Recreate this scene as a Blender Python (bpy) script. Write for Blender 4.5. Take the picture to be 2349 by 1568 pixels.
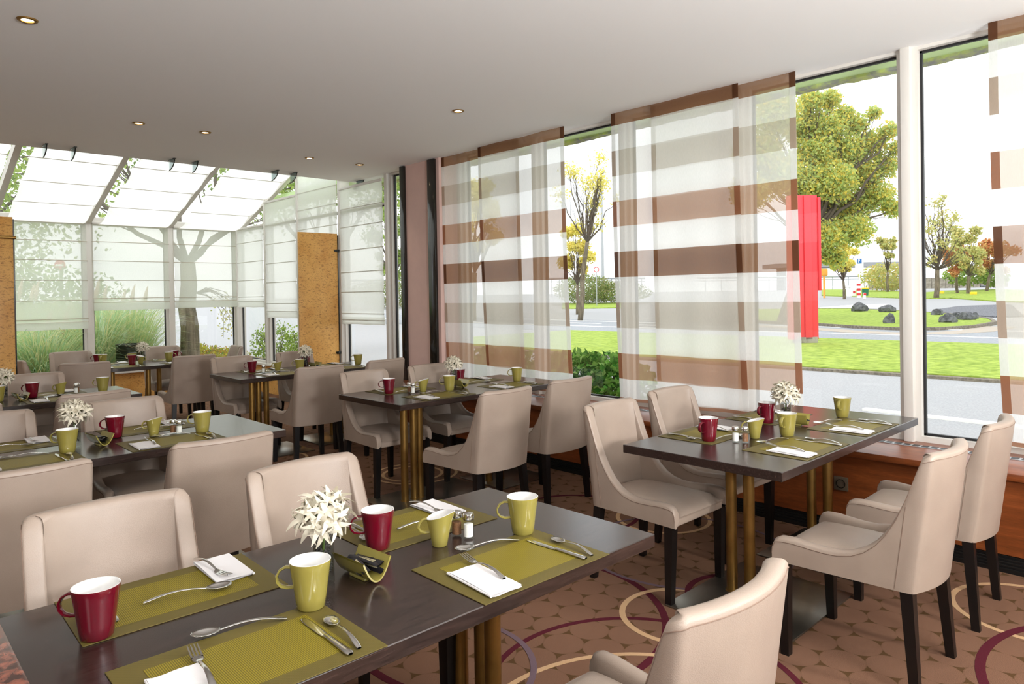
import bpy, bmesh, math, random
from mathutils import Vector, Matrix
random.seed(7)
S = bpy.context.scene
COL = S.collection
PI = math.pi
for o in list(bpy.data.objects): bpy.data.objects.remove(o)

# ------------------------------------------------------------------ camera
W, H = 2349, 1568
FPX, CX, CY, HC = 1619.70, 1168.08, 687.997, 1.5
RIGHT = Vector((0.72634, -0.68712, -0.01664)); DOWN = Vector((-0.01767, 0.00554, -0.99983)); FWD = Vector((0.6871, 0.72652, -0.00816))
def setup_camera():
    cd = bpy.data.cameras.new('camera'); co = bpy.data.objects.new('camera', cd); COL.objects.link(co)
    f = FWD.normalized(); r = (RIGHT - f * RIGHT.dot(f)).normalized(); u = r.cross(f)
    m = Matrix(((r.x, u.x, -f.x, 0), (r.y, u.y, -f.y, 0), (r.z, u.z, -f.z, HC), (0, 0, 0, 1)))
    co.matrix_world = m
    cd.sensor_fit = 'HORIZONTAL'; cd.sensor_width = 36; cd.lens = FPX / W * 36
    cd.shift_x = (W / 2 - CX) / W; cd.shift_y = (CY - H / 2) / W
    cd.clip_start = .05; cd.clip_end = 1000
    S.camera = co
setup_camera()
def ray(px, py): return RIGHT * ((px - CX) / FPX) + DOWN * ((py - CY) / FPX) + FWD
O = Vector((0, 0, HC))
def onx(px, py, X): d = ray(px, py); return O + d * (X / d.x)
def ony(px, py, Y): d = ray(px, py); return O + d * (Y / d.y)
def onz(px, py, z): d = ray(px, py); return O + d * ((z - HC) / d.z)
def dep(px, py, D): return O + ray(px, py) * D
def ground_h(x, y):
    r = math.hypot(x, y)
    pts = ((0, -.1), (34, -.1), (45, 0), (60, .35), (72, .7), (90, 1.2), (120, 1.42), (1000, 1.42))
    for (a, za), (b, zb) in zip(pts, pts[1:]):
        if r <= b: return za + (zb - za) * (r - a) / (b - a)
    return 1.42
def onground(px, py):
    d = ray(px, py); t = 3.
    while t < 200:
        p = O + d * t
        if p.z <= ground_h(p.x, p.y):
            a, b = t / 1.01, t
            for _ in range(24):
                t = (a + b) / 2; p = O + d * t
                if p.z <= ground_h(p.x, p.y): b = t
                else: a = t
            break
        t *= 1.01
    p.z = ground_h(p.x, p.y); return p

# ------------------------------------------------------------------ world, lamps, exposure
SKY = 2.4
def setup_world():
    w = bpy.data.worlds.new('overcast_sky'); S.world = w; w.use_nodes = True
    nt = w.node_tree; nt.nodes.clear()
    out = nt.nodes.new('ShaderNodeOutputWorld'); bg = nt.nodes.new('ShaderNodeBackground')
    tc = nt.nodes.new('ShaderNodeTexCoord'); nz = nt.nodes.new('ShaderNodeTexNoise'); rp = nt.nodes.new('ShaderNodeValToRGB')
    mp = nt.nodes.new('ShaderNodeMapping'); mp.inputs['Scale'].default_value = (1, 1, 3.)
    nz.inputs['Scale'].default_value = 2.2; nz.inputs['Detail'].default_value = 6
    rp.color_ramp.elements[0].position = .35; rp.color_ramp.elements[0].color = (.60, .62, .65, 1)
    rp.color_ramp.elements[1].position = .60; rp.color_ramp.elements[1].color = (1, 1, 1, 1)
    L = nt.links
    L.new(tc.outputs['Generated'], mp.inputs[0]); L.new(mp.outputs[0], nz.inputs['Vector']); L.new(nz.outputs['Fac'], rp.inputs[0]); L.new(rp.outputs[0], bg.inputs[0])
    bg.inputs[1].default_value = SKY
    L.new(bg.outputs[0], out.inputs[0])
setup_world()
def lamp(name, kind, loc, target, energy, color=(1, 1, 1), **kw):
    d = bpy.data.lights.new(name, kind); d.energy = energy; d.color = color
    for k, v in kw.items(): setattr(d, k, v)
    o = bpy.data.objects.new(name, d); COL.objects.link(o); o.location = loc
    o.rotation_euler = (Vector(target) - Vector(loc)).to_track_quat('-Z', 'Y').to_euler()
    return o
lamp('bounce_flash', 'AREA', (1.5, -1.9, 1.8), (1.7, -.9, 3.), 290, (.97, .99, 1), shape='SQUARE', size=.9)
lamp('left_ceiling_fill', 'AREA', (-1.0, -.6, 1.9), (-.6, .4, 3.), 70, (.97, .99, 1), shape='SQUARE', size=.9)  # added area light out of view, brightens the left part of the ceiling
lamp('strobe_flash', 'AREA', (3.4, -1.6, 2.1), (2.6, 4., .6), 60, (1, .97, .93), shape='SQUARE', size=.25)
lamp('left_room_fill', 'AREA', (-1.6, .6, 2.4), (1.5, 5., .5), 10, (1, .96, .92), shape='SQUARE', size=.6)  # added weak fill from the left, outside the view
lamp('sun', 'SUN', (-20, -12, 40), (-20 + 12, -12 + 6, 40 - 20), 1.0, (1, .97, .92), angle=.6)
S.view_settings.view_transform = 'Standard'; S.view_settings.look = 'None'
S.view_settings.exposure = 0.0; S.view_settings.gamma = 1.0
try: S.view_settings.use_curve_mapping = False
except Exception: pass
S.cycles.transparent_max_bounces = 24
S.cycles.max_bounces = 10
S.cycles.diffuse_bounces = 5

# ------------------------------------------------------------------ material helpers
def lin(c):
    return tuple((x / 255 / 12.92) if x / 255 <= .04045 else ((x / 255 + .055) / 1.055) ** 2.4 for x in c) + (1,)
class NT:
    def __init__(s, name):
        s.m = bpy.data.materials.new(name); s.m.use_nodes = True; s.t = s.m.node_tree; s.t.nodes.clear()
        s.out = s.t.nodes.new('ShaderNodeOutputMaterial')
    def n(s, typ, **kw):
        nd = s.t.nodes.new('ShaderNode' + typ)
        for k, v in kw.items():
            if hasattr(nd, k) and not k.startswith('i_'): setattr(nd, k, v)
        return nd
    def l(s, a, b): s.t.links.new(a, b)
    def math(s, op, a, b=None, c=None):
        nd = s.t.nodes.new('ShaderNodeMath'); nd.operation = op
        for i, v in enumerate((a, b, c)):
            if v is None: continue
            if hasattr(v, 'links'): s.l(v, nd.inputs[i])
            else: nd.inputs[i].default_value = v
        return nd.outputs[0]
    def ramp(s, fac, stops, const=False):
        nd = s.t.nodes.new('ShaderNodeValToRGB'); cr = nd.color_ramp
        if const: cr.interpolation = 'CONSTANT'
        cr.elements[0].position, cr.elements[0].color = stops[0]
        cr.elements[1].position, cr.elements[1].color = stops[-1]
        for p, c in stops[1:-1]:
            e = cr.elements.new(p); e.color = c
        s.l(fac, nd.inputs[0]); return nd.outputs[0]
    def coord(s, which='Object'):
        return s.t.nodes.new('ShaderNodeTexCoord').outputs[which]
    def noise(s, vec, scale, detail=4, stretch=None, rough=.5):
        if stretch:
            mp = s.t.nodes.new('ShaderNodeMapping'); mp.inputs['Scale'].default_value = stretch; s.l(vec, mp.inputs[0]); vec = mp.outputs[0]
        nz = s.t.nodes.new('ShaderNodeTexNoise'); nz.inputs['Scale'].default_value = scale; nz.inputs['Detail'].default_value = detail; nz.inputs['Roughness'].default_value = rough
        s.l(vec, nz.inputs['Vector']); return nz.outputs['Fac']
    def bump(s, h, strength, dist=.001):
        b = s.t.nodes.new('ShaderNodeBump'); b.inputs['Strength'].default_value = strength; b.inputs['Distance'].default_value = dist
        s.l(h, b.inputs['Height']); return b.outputs[0]
    def bsdf(s, color=None, rough=.5, metal=0, spec=.5, normal=None, coat=0, **kw):
        b = s.t.nodes.new('ShaderNodeBsdfPrincipled')
        if color is not None:
            if hasattr(color, 'links'): s.l(color, b.inputs['Base Color'])
            else: b.inputs['Base Color'].default_value = color
        if hasattr(rough, 'links'): s.l(rough, b.inputs['Roughness'])
        else: b.inputs['Roughness'].default_value = rough
        b.inputs['Metallic'].default_value = metal; b.inputs['Specular IOR Level'].default_value = spec; b.inputs['Coat Weight'].default_value = coat
        if normal is not None: s.l(normal, b.inputs['Normal'])
        return b.outputs[0]
    def done(s, sh): s.l(sh, s.out.inputs[0]); return s.m
MATS = {}
def simple(name, rgb, rough=.5, metal=0, spec=.5, coat=0, var=.0, vscale=8, bump=0, bscale=60):
    if name in MATS: return MATS[name]
    t = NT(name); c = lin(rgb); col = c; nrm = None
    if var:
        f = t.noise(t.coord(), vscale)
        a = tuple(max(0, x * (1 - var)) for x in c[:3]) + (1,); b = tuple(min(1, x * (1 + var)) for x in c[:3]) + (1,)
        col = t.ramp(f, [(.3, a), (.7, b)])
    if bump: nrm = t.bump(t.noise(t.coord(), bscale), bump)
    MATS[name] = t.done(t.bsdf(col, rough, metal, spec, nrm, coat)); return MATS[name]
def emission(name, rgb, strength):
    t = NT(name); e = t.n('Emission'); e.inputs[0].default_value = lin(rgb); e.inputs[1].default_value = strength
    MATS[name] = t.done(e.outputs[0]); return MATS[name]
def mat_leather():
    t = NT('taupe_leather'); v = t.coord()
    vo = t.n('TexVoronoi'); vo.inputs['Scale'].default_value = 420; t.l(v, vo.inputs['Vector'])
    f = t.noise(v, 6, 3)
    col = t.ramp(f, [(.3, lin((149, 132, 119))), (.7, lin((158, 141, 127)))])
    rg = t.math('MULTIPLY_ADD', t.noise(v, 9, 2), .14, .36)
    return t.done(t.bsdf(col, rg, 0, .45, t.bump(vo.outputs['Distance'], .22, .0012)))
def mat_wenge():
    t = NT('wenge_wood'); v = t.coord()
    f = t.noise(v, 9, 8, (1, 14, 14), .65); f2 = t.noise(v, 60, 3, (1, 22, 22))
    mix = t.math('MULTIPLY_ADD', f2, .35, f)
    col = t.ramp(mix, [(.45, lin((26, 18, 17))), (.62, lin((40, 29, 26))), (.85, lin((58, 43, 38)))])
    return t.done(t.bsdf(col, t.math('MULTIPLY_ADD', f2, .08, .18), 0, .85, t.bump(f2, .03, .0004)))
def mat_mahogany():
    t = NT('mahogany_wood'); v = t.coord()
    f = t.noise(v, 3, 8, (6, 1, 10), .6); f2 = t.noise(v, 30, 3, (6, 1, 12))
    mix = t.math('MULTIPLY_ADD', f2, .4, f)
    col = t.ramp(mix, [(.4, lin((92, 44, 18))), (.7, lin((122, 62, 28))), (.95, lin((146, 80, 40)))])
    return t.done(t.bsdf(col, .32, 0, .5, t.bump(f2, .05, .0005)))
def mat_cork():
    t = NT('cork_panel'); v = t.coord()
    f = t.noise(v, 3.2, 5); f2 = t.noise(v, 24, 6, (1, 1, 2.8), .75)
    f3 = t.noise(v, 60, 4, (1, 1, 3.2), .7)
    base = t.ramp(f, [(.25, lin((200, 142, 70))), (.5, lin((216, 164, 92))), (.75, lin((230, 180, 106)))])
    mk = t.math('ADD', t.math('LESS_THAN', f2, .42), t.math('LESS_THAN', f3, .40)); mk = t.math('MINIMUM', mk, 1.)
    m = t.n('MixRGB'); t.l(t.math('MULTIPLY', mk, .62), m.inputs[0]); t.l(base, m.inputs[1]); m.inputs[2].default_value = lin((116, 66, 24))
    return t.done(t.bsdf(m.outputs[0], .35, 0, .4, t.bump(f2, .3, .002)))
def mat_carpet():
    t = NT('patterned_carpet'); v = t.coord()
    sx = t.n('SeparateXYZ'); t.l(v, sx.inputs[0])
    p = .172; h = p * math.sqrt(3)
    def lat(ox, oy):
        ax = t.math('SUBTRACT', t.math('WRAP', t.math('SUBTRACT', sx.outputs[0], ox), p / 2, -p / 2), 0.)
        ay = t.math('SUBTRACT', t.math('WRAP', t.math('SUBTRACT', sx.outputs[1], oy), h / 2, -h / 2), 0.)
        return t.math('SQRT', t.math('ADD', t.math('MULTIPLY', ax, ax), t.math('MULTIPLY', ay, ay)))
    d = t.math('MINIMUM', lat(2.481, 2.197), lat(2.481 + p / 2, 2.197 + h / 2))
    fine = t.noise(v, 700, 2); pile = t.noise(v, 160, 3); big = t.noise(v, 3, 3)
    base = t.ramp(fine, [(.36, lin((86, 61, 48))), (.5, lin((116, 84, 66))), (.66, lin((152, 117, 93)))])
    gap = t.ramp(fine, [(.35, lin((66, 46, 26))), (.65, lin((100, 74, 46)))])
    dn = t.math('MULTIPLY_ADD', t.math('SUBTRACT', pile, .5), .006, d)
    fac = t.math('GREATER_THAN', dn, p * .507)
    ring = t.math('MULTIPLY', t.math('GREATER_THAN', dn, p * .485), .18)
    m = t.n('MixRGB'); t.l(t.math('MAXIMUM', fac, ring), m.inputs[0]); t.l(base, m.inputs[1]); t.l(gap, m.inputs[2])
    hs = t.n('HueSaturation'); t.l(m.outputs[0], hs.inputs['Color']); t.l(t.math('MULTIPLY_ADD', big, .3, .85), hs.inputs['Value'])
    return t.done(t.bsdf(hs.outputs[0], .95, 0, .1, t.bump(fine, .5, .004)))
def mat_ring(name, rgb):
    t = NT(name); v = t.coord(); fine = t.noise(v, 700, 2); c = lin(rgb)
    col = t.ramp(fine, [(.36, tuple(x * .65 for x in c[:3]) + (1,)), (.66, tuple(min(1, x * 1.25) for x in c[:3]) + (1,))])
    return t.done(t.bsdf(col, .95, 0, .1, t.bump(fine, .5, .004)))
def mat_mat(name, a, b, freq, along):
    t = NT(name); v = t.coord(); sx = t.n('SeparateXYZ'); t.l(v, sx.inputs[0])
    w = t.math('SINE', t.math('MULTIPLY', sx.outputs[0], freq)); w2 = t.math('SINE', t.math('MULTIPLY', sx.outputs[1], freq))
    hgt = t.math('MULTIPLY_ADD', t.math('MULTIPLY', w, w2), .5, .5) if not along else t.math('MULTIPLY_ADD', w, .5, .5)
    col = t.ramp(hgt, [(.15, lin(a)), (.8, lin(b))])
    return t.done(t.bsdf(col, .55, 0, .4, t.bump(hgt, .35, .0012)))
def mat_glass(name, tint=(.98, .99, .985), refl=1.):
    t = NT(name); tr = t.n('BsdfTransparent'); tr.inputs[0].default_value = tint + (1,)
    gl = t.n('BsdfGlossy'); gl.inputs['Roughness'].default_value = .0; gl.inputs[0].default_value = (1, 1, 1, 1)
    lw = t.n('LayerWeight'); lw.inputs[0].default_value = .5
    fr = t.math('MULTIPLY_ADD', t.math('POWER', lw.outputs['Facing'], 5.), .6, .03)
    mx = t.n('MixShader'); t.l(t.math('MULTIPLY', fr, refl), mx.inputs[0]); t.l(tr.outputs[0], mx.inputs[1]); t.l(gl.outputs[0], mx.inputs[2])
    return t.done(mx.outputs[0])
def cloth_shader(t, col, opac, weave=None):
    df = t.n('BsdfDiffuse'); tl = t.n('BsdfTranslucent'); tr = t.n('BsdfTransparent'); tr.inputs[0].default_value = (1, 1, 1, 1)
    for b in (df, tl):
        if hasattr(col, 'links'): t.l(col, b.inputs[0])
        else: b.inputs[0].default_value = col
    a = t.n('MixShader'); a.inputs[0].default_value = .7; t.l(df.outputs[0], a.inputs[1]); t.l(tl.outputs[0], a.inputs[2])
    m = t.n('MixShader')
    if hasattr(opac, 'links'): t.l(opac, m.inputs[0])
    else: m.inputs[0].default_value = opac
    t.l(tr.outputs[0], m.inputs[1]); t.l(a.outputs[0], m.inputs[2]); return m.outputs[0]
ZB = [3.003 + .106 - .2115 * k for k in range(13)]
def mat_curtain(hem=False):
    t = NT('curtain_hem_cloth' if hem else 'sheer_striped_curtain'); v = t.coord(); sx = t.n('SeparateXYZ'); t.l(v, sx.inputs[0])
    k = t.math('FLOOR', t.math('DIVIDE', t.math('SUBTRACT', 3.109, sx.outputs[2]), .2116))
    fac = t.math('DIVIDE', t.math('ADD', k, .5), 12.)
    Wc = (250, 250, 248); Bg = (214, 208, 196); Tn = (196, 160, 132); Db = (158, 120, 92)
    if hem: Wc = (228, 228, 226); Bg = (186, 166, 150); Tn = (166, 118, 90); Db = (118, 82, 60)
    seq = [Db, Wc, Bg, Wc, Tn, Wc, Db, Wc, Bg, Wc, Tn, Wc]
    op = [.86, .64, .70, .64, .72, .64, .80, .64, .70, .64, .72, .64]
    if hem: op = [.93 if i % 2 == 0 else .60 for i in range(12)]
    col = t.ramp(fac, [(i / 12, lin(c)) for i, c in enumerate(seq)], True)
    opc = t.ramp(fac, [(i / 12, (c, c, c, 1)) for i, c in enumerate(op)], True)
    g = t.math('MULTIPLY_ADD', t.noise(v, 300, 2, (1, 1, .15)), .12, t.math('SUBTRACT', opc, .06))
    return t.done(cloth_shader(t, col, g))
def mat_blind(name, rgb, op):
    t = NT(name); v = t.coord(); f = t.noise(v, 250, 2, (1, 1, .2))
    return t.done(cloth_shader(t, lin(rgb), t.math('MULTIPLY_ADD', f, .14, op - .07)))
def mat_leaf(name, cols, trans=.35):
    t = NT(name); g = t.n('NewGeometry'); 
    n = len(cols); col = t.ramp(g.outputs['Random Per Island'], [(i / (n - 1), lin(c)) for i, c in enumerate(cols)])
    df = t.n('BsdfDiffuse'); tl = t.n('BsdfTranslucent'); t.l(col, df.inputs[0]); t.l(col, tl.inputs[0])
    m = t.n('MixShader'); m.inputs[0].default_value = trans; t.l(df.outputs[0], m.inputs[1]); t.l(tl.outputs[0], m.inputs[2])
    return t.done(m.outputs[0])
def mat_two(name, a, b, scale, rough=.9, lo=.4, hi=.6, bump=.2, dist=.01, stretch=None):
    t = NT(name); v = t.coord(); f = t.noise(v, scale, 6, stretch, .65)
    return t.done(t.bsdf(t.ramp(f, [(lo, lin(a)), (hi, lin(b))]), rough, 0, .3, t.bump(f, bump, dist)))

M = dict(
    leather=mat_leather(), wenge=mat_wenge(), mahogany=mat_mahogany(), cork=mat_cork(), carpet=mat_carpet(),
    seam=simple('seam_thread', (126, 104, 90), .8), leg=simple('black_wood', (13, 10, 10), .35),
    brass=simple('antique_brass', (150, 116, 62), .38, .85, var=.15, vscale=14), plate=simple('brushed_base_plate', (140, 134, 122), .28, .9, var=.18, vscale=5),
    ceiling=simple('ceiling_paint', (245, 245, 244), .9), wall=simple('wall_paint', (214, 206, 198), .9), pink=simple('pink_wall', (206, 174, 164), .85, var=.03),
    black=simple('black_lacquer', (26, 24, 20), .12, 0, .6), frame=simple('window_frame_paint', (212, 208, 201), .45), gasket=simple('black_gasket', (20, 20, 22), .5),
    glass=mat_glass('window_glass'), curtain=mat_curtain(), hem=mat_curtain(True), blind=mat_blind('ecru_blind_fabric', (242, 244, 238), .76), blindr=mat_blind('roof_blind_fabric', (246, 248, 244), .90),
    rod=simple('blind_rod_cloth', (190, 182, 166), .8), burg=simple('burgundy_glaze', (96, 8, 26), .12, 0, .5, .5), lime=simple('lime_glaze', (140, 129, 62), .14, 0, .5, .5),
    white=simple('white_glaze', (222, 220, 217), .15, 0, .5, .4), steel=simple('stainless_steel', (214, 212, 208), .16, 1), chrome=simple('chrome_cap', (226, 224, 220), .1, 1),
    matb=mat_mat('woven_mat_border', (66, 57, 20), (108, 94, 38), 2100, False), matc=mat_mat('woven_mat_center', (90, 78, 14), (134, 119, 28), 1500, True),
    napkin=simple('paper_napkin', (226, 223, 223), .85, bump=.15, bscale=300), salt=simple('salt_grains', (238, 234, 228), .9), pepper=simple('pepper_grains', (126, 84, 54), .9, var=.4, vscale=300),
    clear=mat_glass('clear_glass', (.93, .95, .94), 1.), smoke=mat_glass('smoked_glass', (.80, .81, .80), 1.), pebble=simple('dark_pebbles', (70, 66, 64), .5, var=.5, vscale=60),
    sachet=simple('black_sachet', (22, 20, 24), .3, 0, .5), gold=simple('sachet_print', (150, 140, 110), .4), petal=simple('cream_petal', (214, 206, 186), .6, var=.04), stem=simple('green_stem', (96, 124, 48), .5),
    granite=mat_two('red_granite', (50, 32, 28), (116, 68, 54), 60, .25, .42, .62, .02), socketm=simple('socket_bronze', (96, 84, 70), .35, .3),
    grille=simple('plinth_black', (14, 13, 13), .5), acrylic=mat_glass('smoked_acrylic', (.50, .56, .57), 1.2), clipm=simple('clip_metal', (56, 58, 56), .3, .7),
    grass=mat_two('lawn_grass', (114, 140, 42), (166, 186, 80), 5, .9, .35, .65, .6, .03), asphalt=mat_two('asphalt', (152, 153, 156), (174, 175, 178), 40, .9, .35, .65, .1, .004),
    road=mat_two('road_asphalt', (140, 145, 152), (160, 164, 170), 12, .9), paint=simple('road_paint', (250, 250, 248), .8), kerb=mat_two('kerb_concrete', (104, 98, 88), (140, 132, 118), 12),
    gravel=mat_two('gravel_bed', (84, 86, 92), (140, 142, 150), 18, .9, .4, .6, .8, .05), soil=mat_two('bed_soil', (92, 74, 54), (140, 116, 86), 9), bark=mat_two('tree_bark', (84, 76, 62), (138, 126, 106), 8, .9, .35, .65, .7, .03, (1, 1, .2)),
    twig=simple('twig_bark', (92, 82, 70), .9), rock=mat_two('basalt_rock', (50, 52, 56), (116, 118, 122), 5, .85, .35, .65, .5, .05), red=simple('red_sign_panel', (236, 58, 74), .4), concrete=mat_two('concrete_wall', (128, 122, 110), (162, 156, 142), 3, .9),
    signw=simple('sign_white', (246, 246, 248), .5), signb=simple('sign_blue', (40, 110, 190), .5), signr=simple('sign_red', (214, 40, 48), .5), orange=simple('orange_plastic', (236, 170, 70), .5), green=simple('bin_green', (30, 110, 84), .5), yellow=simple('yellow_plate', (244, 206, 40), .5), steelp=simple('galvanised_post', (176, 180, 184), .4, .4), bridge=simple('bridge_concrete', (150, 152, 156), .8), dark=simple('dark_void', (60, 62, 66), .9),
    soffit=simple('lawn_bounce_soffit', (218, 246, 176), .6), gutter=mat_two('mossy_gutter', (150, 150, 146), (196, 206, 120), 10), pot=simple('dark_green_glaze', (34, 44, 36), .15),  # soffit: green light bounced off the lawn is put into its colour
    lf_big=mat_leaf('autumn_leaves', [(172, 194, 112), (200, 214, 132), (226, 220, 116), (240, 212, 100), (206, 220, 150), (160, 184, 112)], .5),
    lf_yel=mat_leaf('yellow_leaves', [(244, 226, 120), (226, 222, 116), (250, 236, 150), (210, 208, 112)], .5), lf_red=mat_leaf('russet_leaves', [(214, 150, 96), (196, 120, 84), (222, 176, 110), (206, 196, 130)]),
    lf_grn=mat_leaf('green_leaves', [(120, 150, 70), (150, 176, 84), (170, 190, 100), (100, 130, 64)]), lf_pale=mat_leaf('pale_leaves', [(196, 200, 130), (214, 206, 140), (180, 190, 120), (226, 196, 120)]),
    lf_dark=mat_leaf('laurel_leaves', [(40, 92, 32), (84, 140, 56), (136, 180, 84), (60, 112, 40), (170, 204, 120)], .2), lf_mid=mat_leaf('mid_green_leaves', [(120, 160, 84), (150, 186, 104), (176, 202, 124), (100, 140, 72)], .4), lf_hedge=mat_leaf('hedge_leaves', [(110, 134, 74), (140, 156, 92), (158, 150, 100), (96, 124, 64)]),
    lf_pampas=mat_leaf('pampas_blades', [(176, 212, 150), (206, 226, 178), (230, 236, 190), (236, 228, 178), (160, 204, 156), (214, 232, 206)], .5), plume=simple('pampas_plume', (216, 192, 164), .9), lf_aut=mat_leaf('barberry_leaves', [(206, 196, 70), (170, 180, 80), (196, 140, 80), (120, 150, 90)]),
)
M['ring_burg'] = mat_ring('carpet_burgundy', (84, 30, 40)); M['ring_cream'] = mat_ring('carpet_cream', (196, 160, 122)); M['ring_mauve'] = mat_ring('carpet_mauve', (112, 92, 100))
M['bulb'] = emission('lamp_bulb', (255, 232, 196), 9.)

# ------------------------------------------------------------------ mesh helpers
class MB:
    def __init__(s): s.v = []; s.f = []
    def add(s, v, f):
        o = len(s.v); s.v += [tuple(p) for p in v]; s.f += [tuple(i + o for i in q) for q in f]; return s
    def box(s, x0, y0, z0, x1, y1, z1):
        return s.add([(x0, y0, z0), (x1, y0, z0), (x1, y1, z0), (x0, y1, z0), (x0, y0, z1), (x1, y0, z1), (x1, y1, z1), (x0, y1, z1)],
                     [(0, 3, 2, 1), (4, 5, 6, 7), (0, 1, 5, 4), (1, 2, 6, 5), (2, 3, 7, 6), (3, 0, 4, 7)])
    def rbox(s, x0, y0, z0, x1, y1, z1, r=.003, seg=2):
        bm = bmesh.new(); mb = MB().box(x0, y0, z0, x1, y1, z1); vs = [bm.verts.new(p) for p in mb.v]
        for q in mb.f: bm.faces.new([vs[i] for i in q])
        bmesh.ops.bevel(bm, geom=list(bm.edges), offset=r, segments=seg, profile=.5, affect='EDGES')
        bm.verts.index_update(); s.add([v.co[:] for v in bm.verts], [[v.index for v in f.verts] for f in bm.faces]); bm.free(); return s
    def grid(s, rows, cu=False, cv=False):
        n = len(rows[0]); v = [p for r in rows for p in r]; f = []
        R = len(rows)
        for i in range(R if cv else R - 1):
            for j in range(n if cu else n - 1):
                f.append((i * n + j, i * n + (j + 1) % n, ((i + 1) % R) * n + (j + 1) % n, ((i + 1) % R) * n + j))
        return s.add(v, f)
    def tube(s, pts, r, n=8, caps=True, squash=None):
        pts = [Vector(p) for p in pts]; rows = []; N = len(pts)
        up = None
        for i, p in enumerate(pts):
            d = (pts[min(i + 1, N - 1)] - pts[max(i - 1, 0)])
            if d.length < 1e-9: d = Vector((0, 0, 1))
            d.normalize()
            if up is None: up = Vector((0, 0, 1)) if abs(d.z) < .9 else Vector((1, 0, 0))
            a = d.cross(up); 
            if a.length < 1e-6: a = d.orthogonal()
            a.normalize(); b = a.cross(d).normalized(); up = b
            rr = r[i] if isinstance(r, (list, tuple)) else r
            sq = squash or 1.
            rows.append([p + a * (rr * math.cos(2 * PI * k / n)) + b * (rr * sq * math.sin(2 * PI * k / n)) for k in range(n)])
        o = len(s.v); s.grid(rows, cu=True)
        if caps:
            s.f.append(tuple(o + k for k in range(n))[::-1]); s.f.append(tuple(o + (N - 1) * n + k for k in range(n)))
        return s
    def lathe(s, prof, n=24, c=(0, 0, 0)):
        rows = [[(c[0] + r * math.cos(2 * PI * k / n), c[1] + r * math.sin(2 * PI * k / n), c[2] + z) for k in range(n)] for r, z in prof]
        return s.grid(rows, cu=True)
    def xf(s, m): s.v = [tuple(m @ Vector(p)) for p in s.v]; return s
    def mesh(s, name, mat, smooth=True, angle=40):
        me = bpy.data.meshes.new(name); me.from_pydata(s.v, [], s.f); me.materials.append(mat)
        bm = bmesh.new(); bm.from_mesh(me); bmesh.ops.remove_doubles(bm, verts=bm.verts, dist=1e-6); bmesh.ops.recalc_face_normals(bm, faces=bm.faces); bm.to_mesh(me); bm.free()
        if smooth:
            me.polygons.foreach_set('use_smooth', [True] * len(me.polygons))
            try: me.set_sharp_from_angle(angle=math.radians(angle))
            except Exception: pass
        return me
    def obj(s, name, mat, parent=None, smooth=True, raw=False, loc=None, angle=40):
        if raw:
            me = bpy.data.meshes.new(name); me.from_pydata(s.v, [], s.f); me.materials.append(mat)
        else: me = s.mesh(name, mat, smooth, angle)
        return mo(name, me, parent, loc)
def mo(name, me, parent=None, loc=None, rz=0):
    o = bpy.data.objects.new(name, me); COL.objects.link(o)
    if parent is not None: o.parent = parent
    if loc is not None: o.location = loc
    if rz: o.rotation_euler.z = rz
    return o
def tag(o, label, cat, group=None, kind=None):
    o['label'] = label; o['category'] = cat
    if group: o['group'] = group
    if kind: o['kind'] = kind
    return o
def thing(name, label, cat, loc=(0, 0, 0), rz=0, group=None):
    o = bpy.data.objects.new(name, None); COL.objects.link(o); o.location = loc; o.rotation_euler.z = rz
    return tag(o, label, cat, group)
def struct(o): o['kind'] = 'structure'; return o
def dup(root, loc, rz, label, group=None):
    r = root.copy(); COL.objects.link(r); r.location = loc; r.rotation_euler = (0, 0, rz); r['label'] = label
    if group: r['group'] = group
    for ch in list(root.children):
        c = ch.copy(); COL.objects.link(c); c.parent = r
        for g in ch.children:
            d = g.copy(); COL.objects.link(d); d.parent = c
    return r
class Proto:
    """first call moves the original, later calls copy it"""
    def __init__(s, build): s.build = build; s.root = None
    def __call__(s, loc, rz, label, group=None):
        if s.root is None:
            s.root = s.build(); s.root.location = loc; s.root.rotation_euler = (0, 0, rz); s.root['label'] = label
            if group: s.root['group'] = group
            return s.root
        return dup(s.root, loc, rz, label, group)

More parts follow.
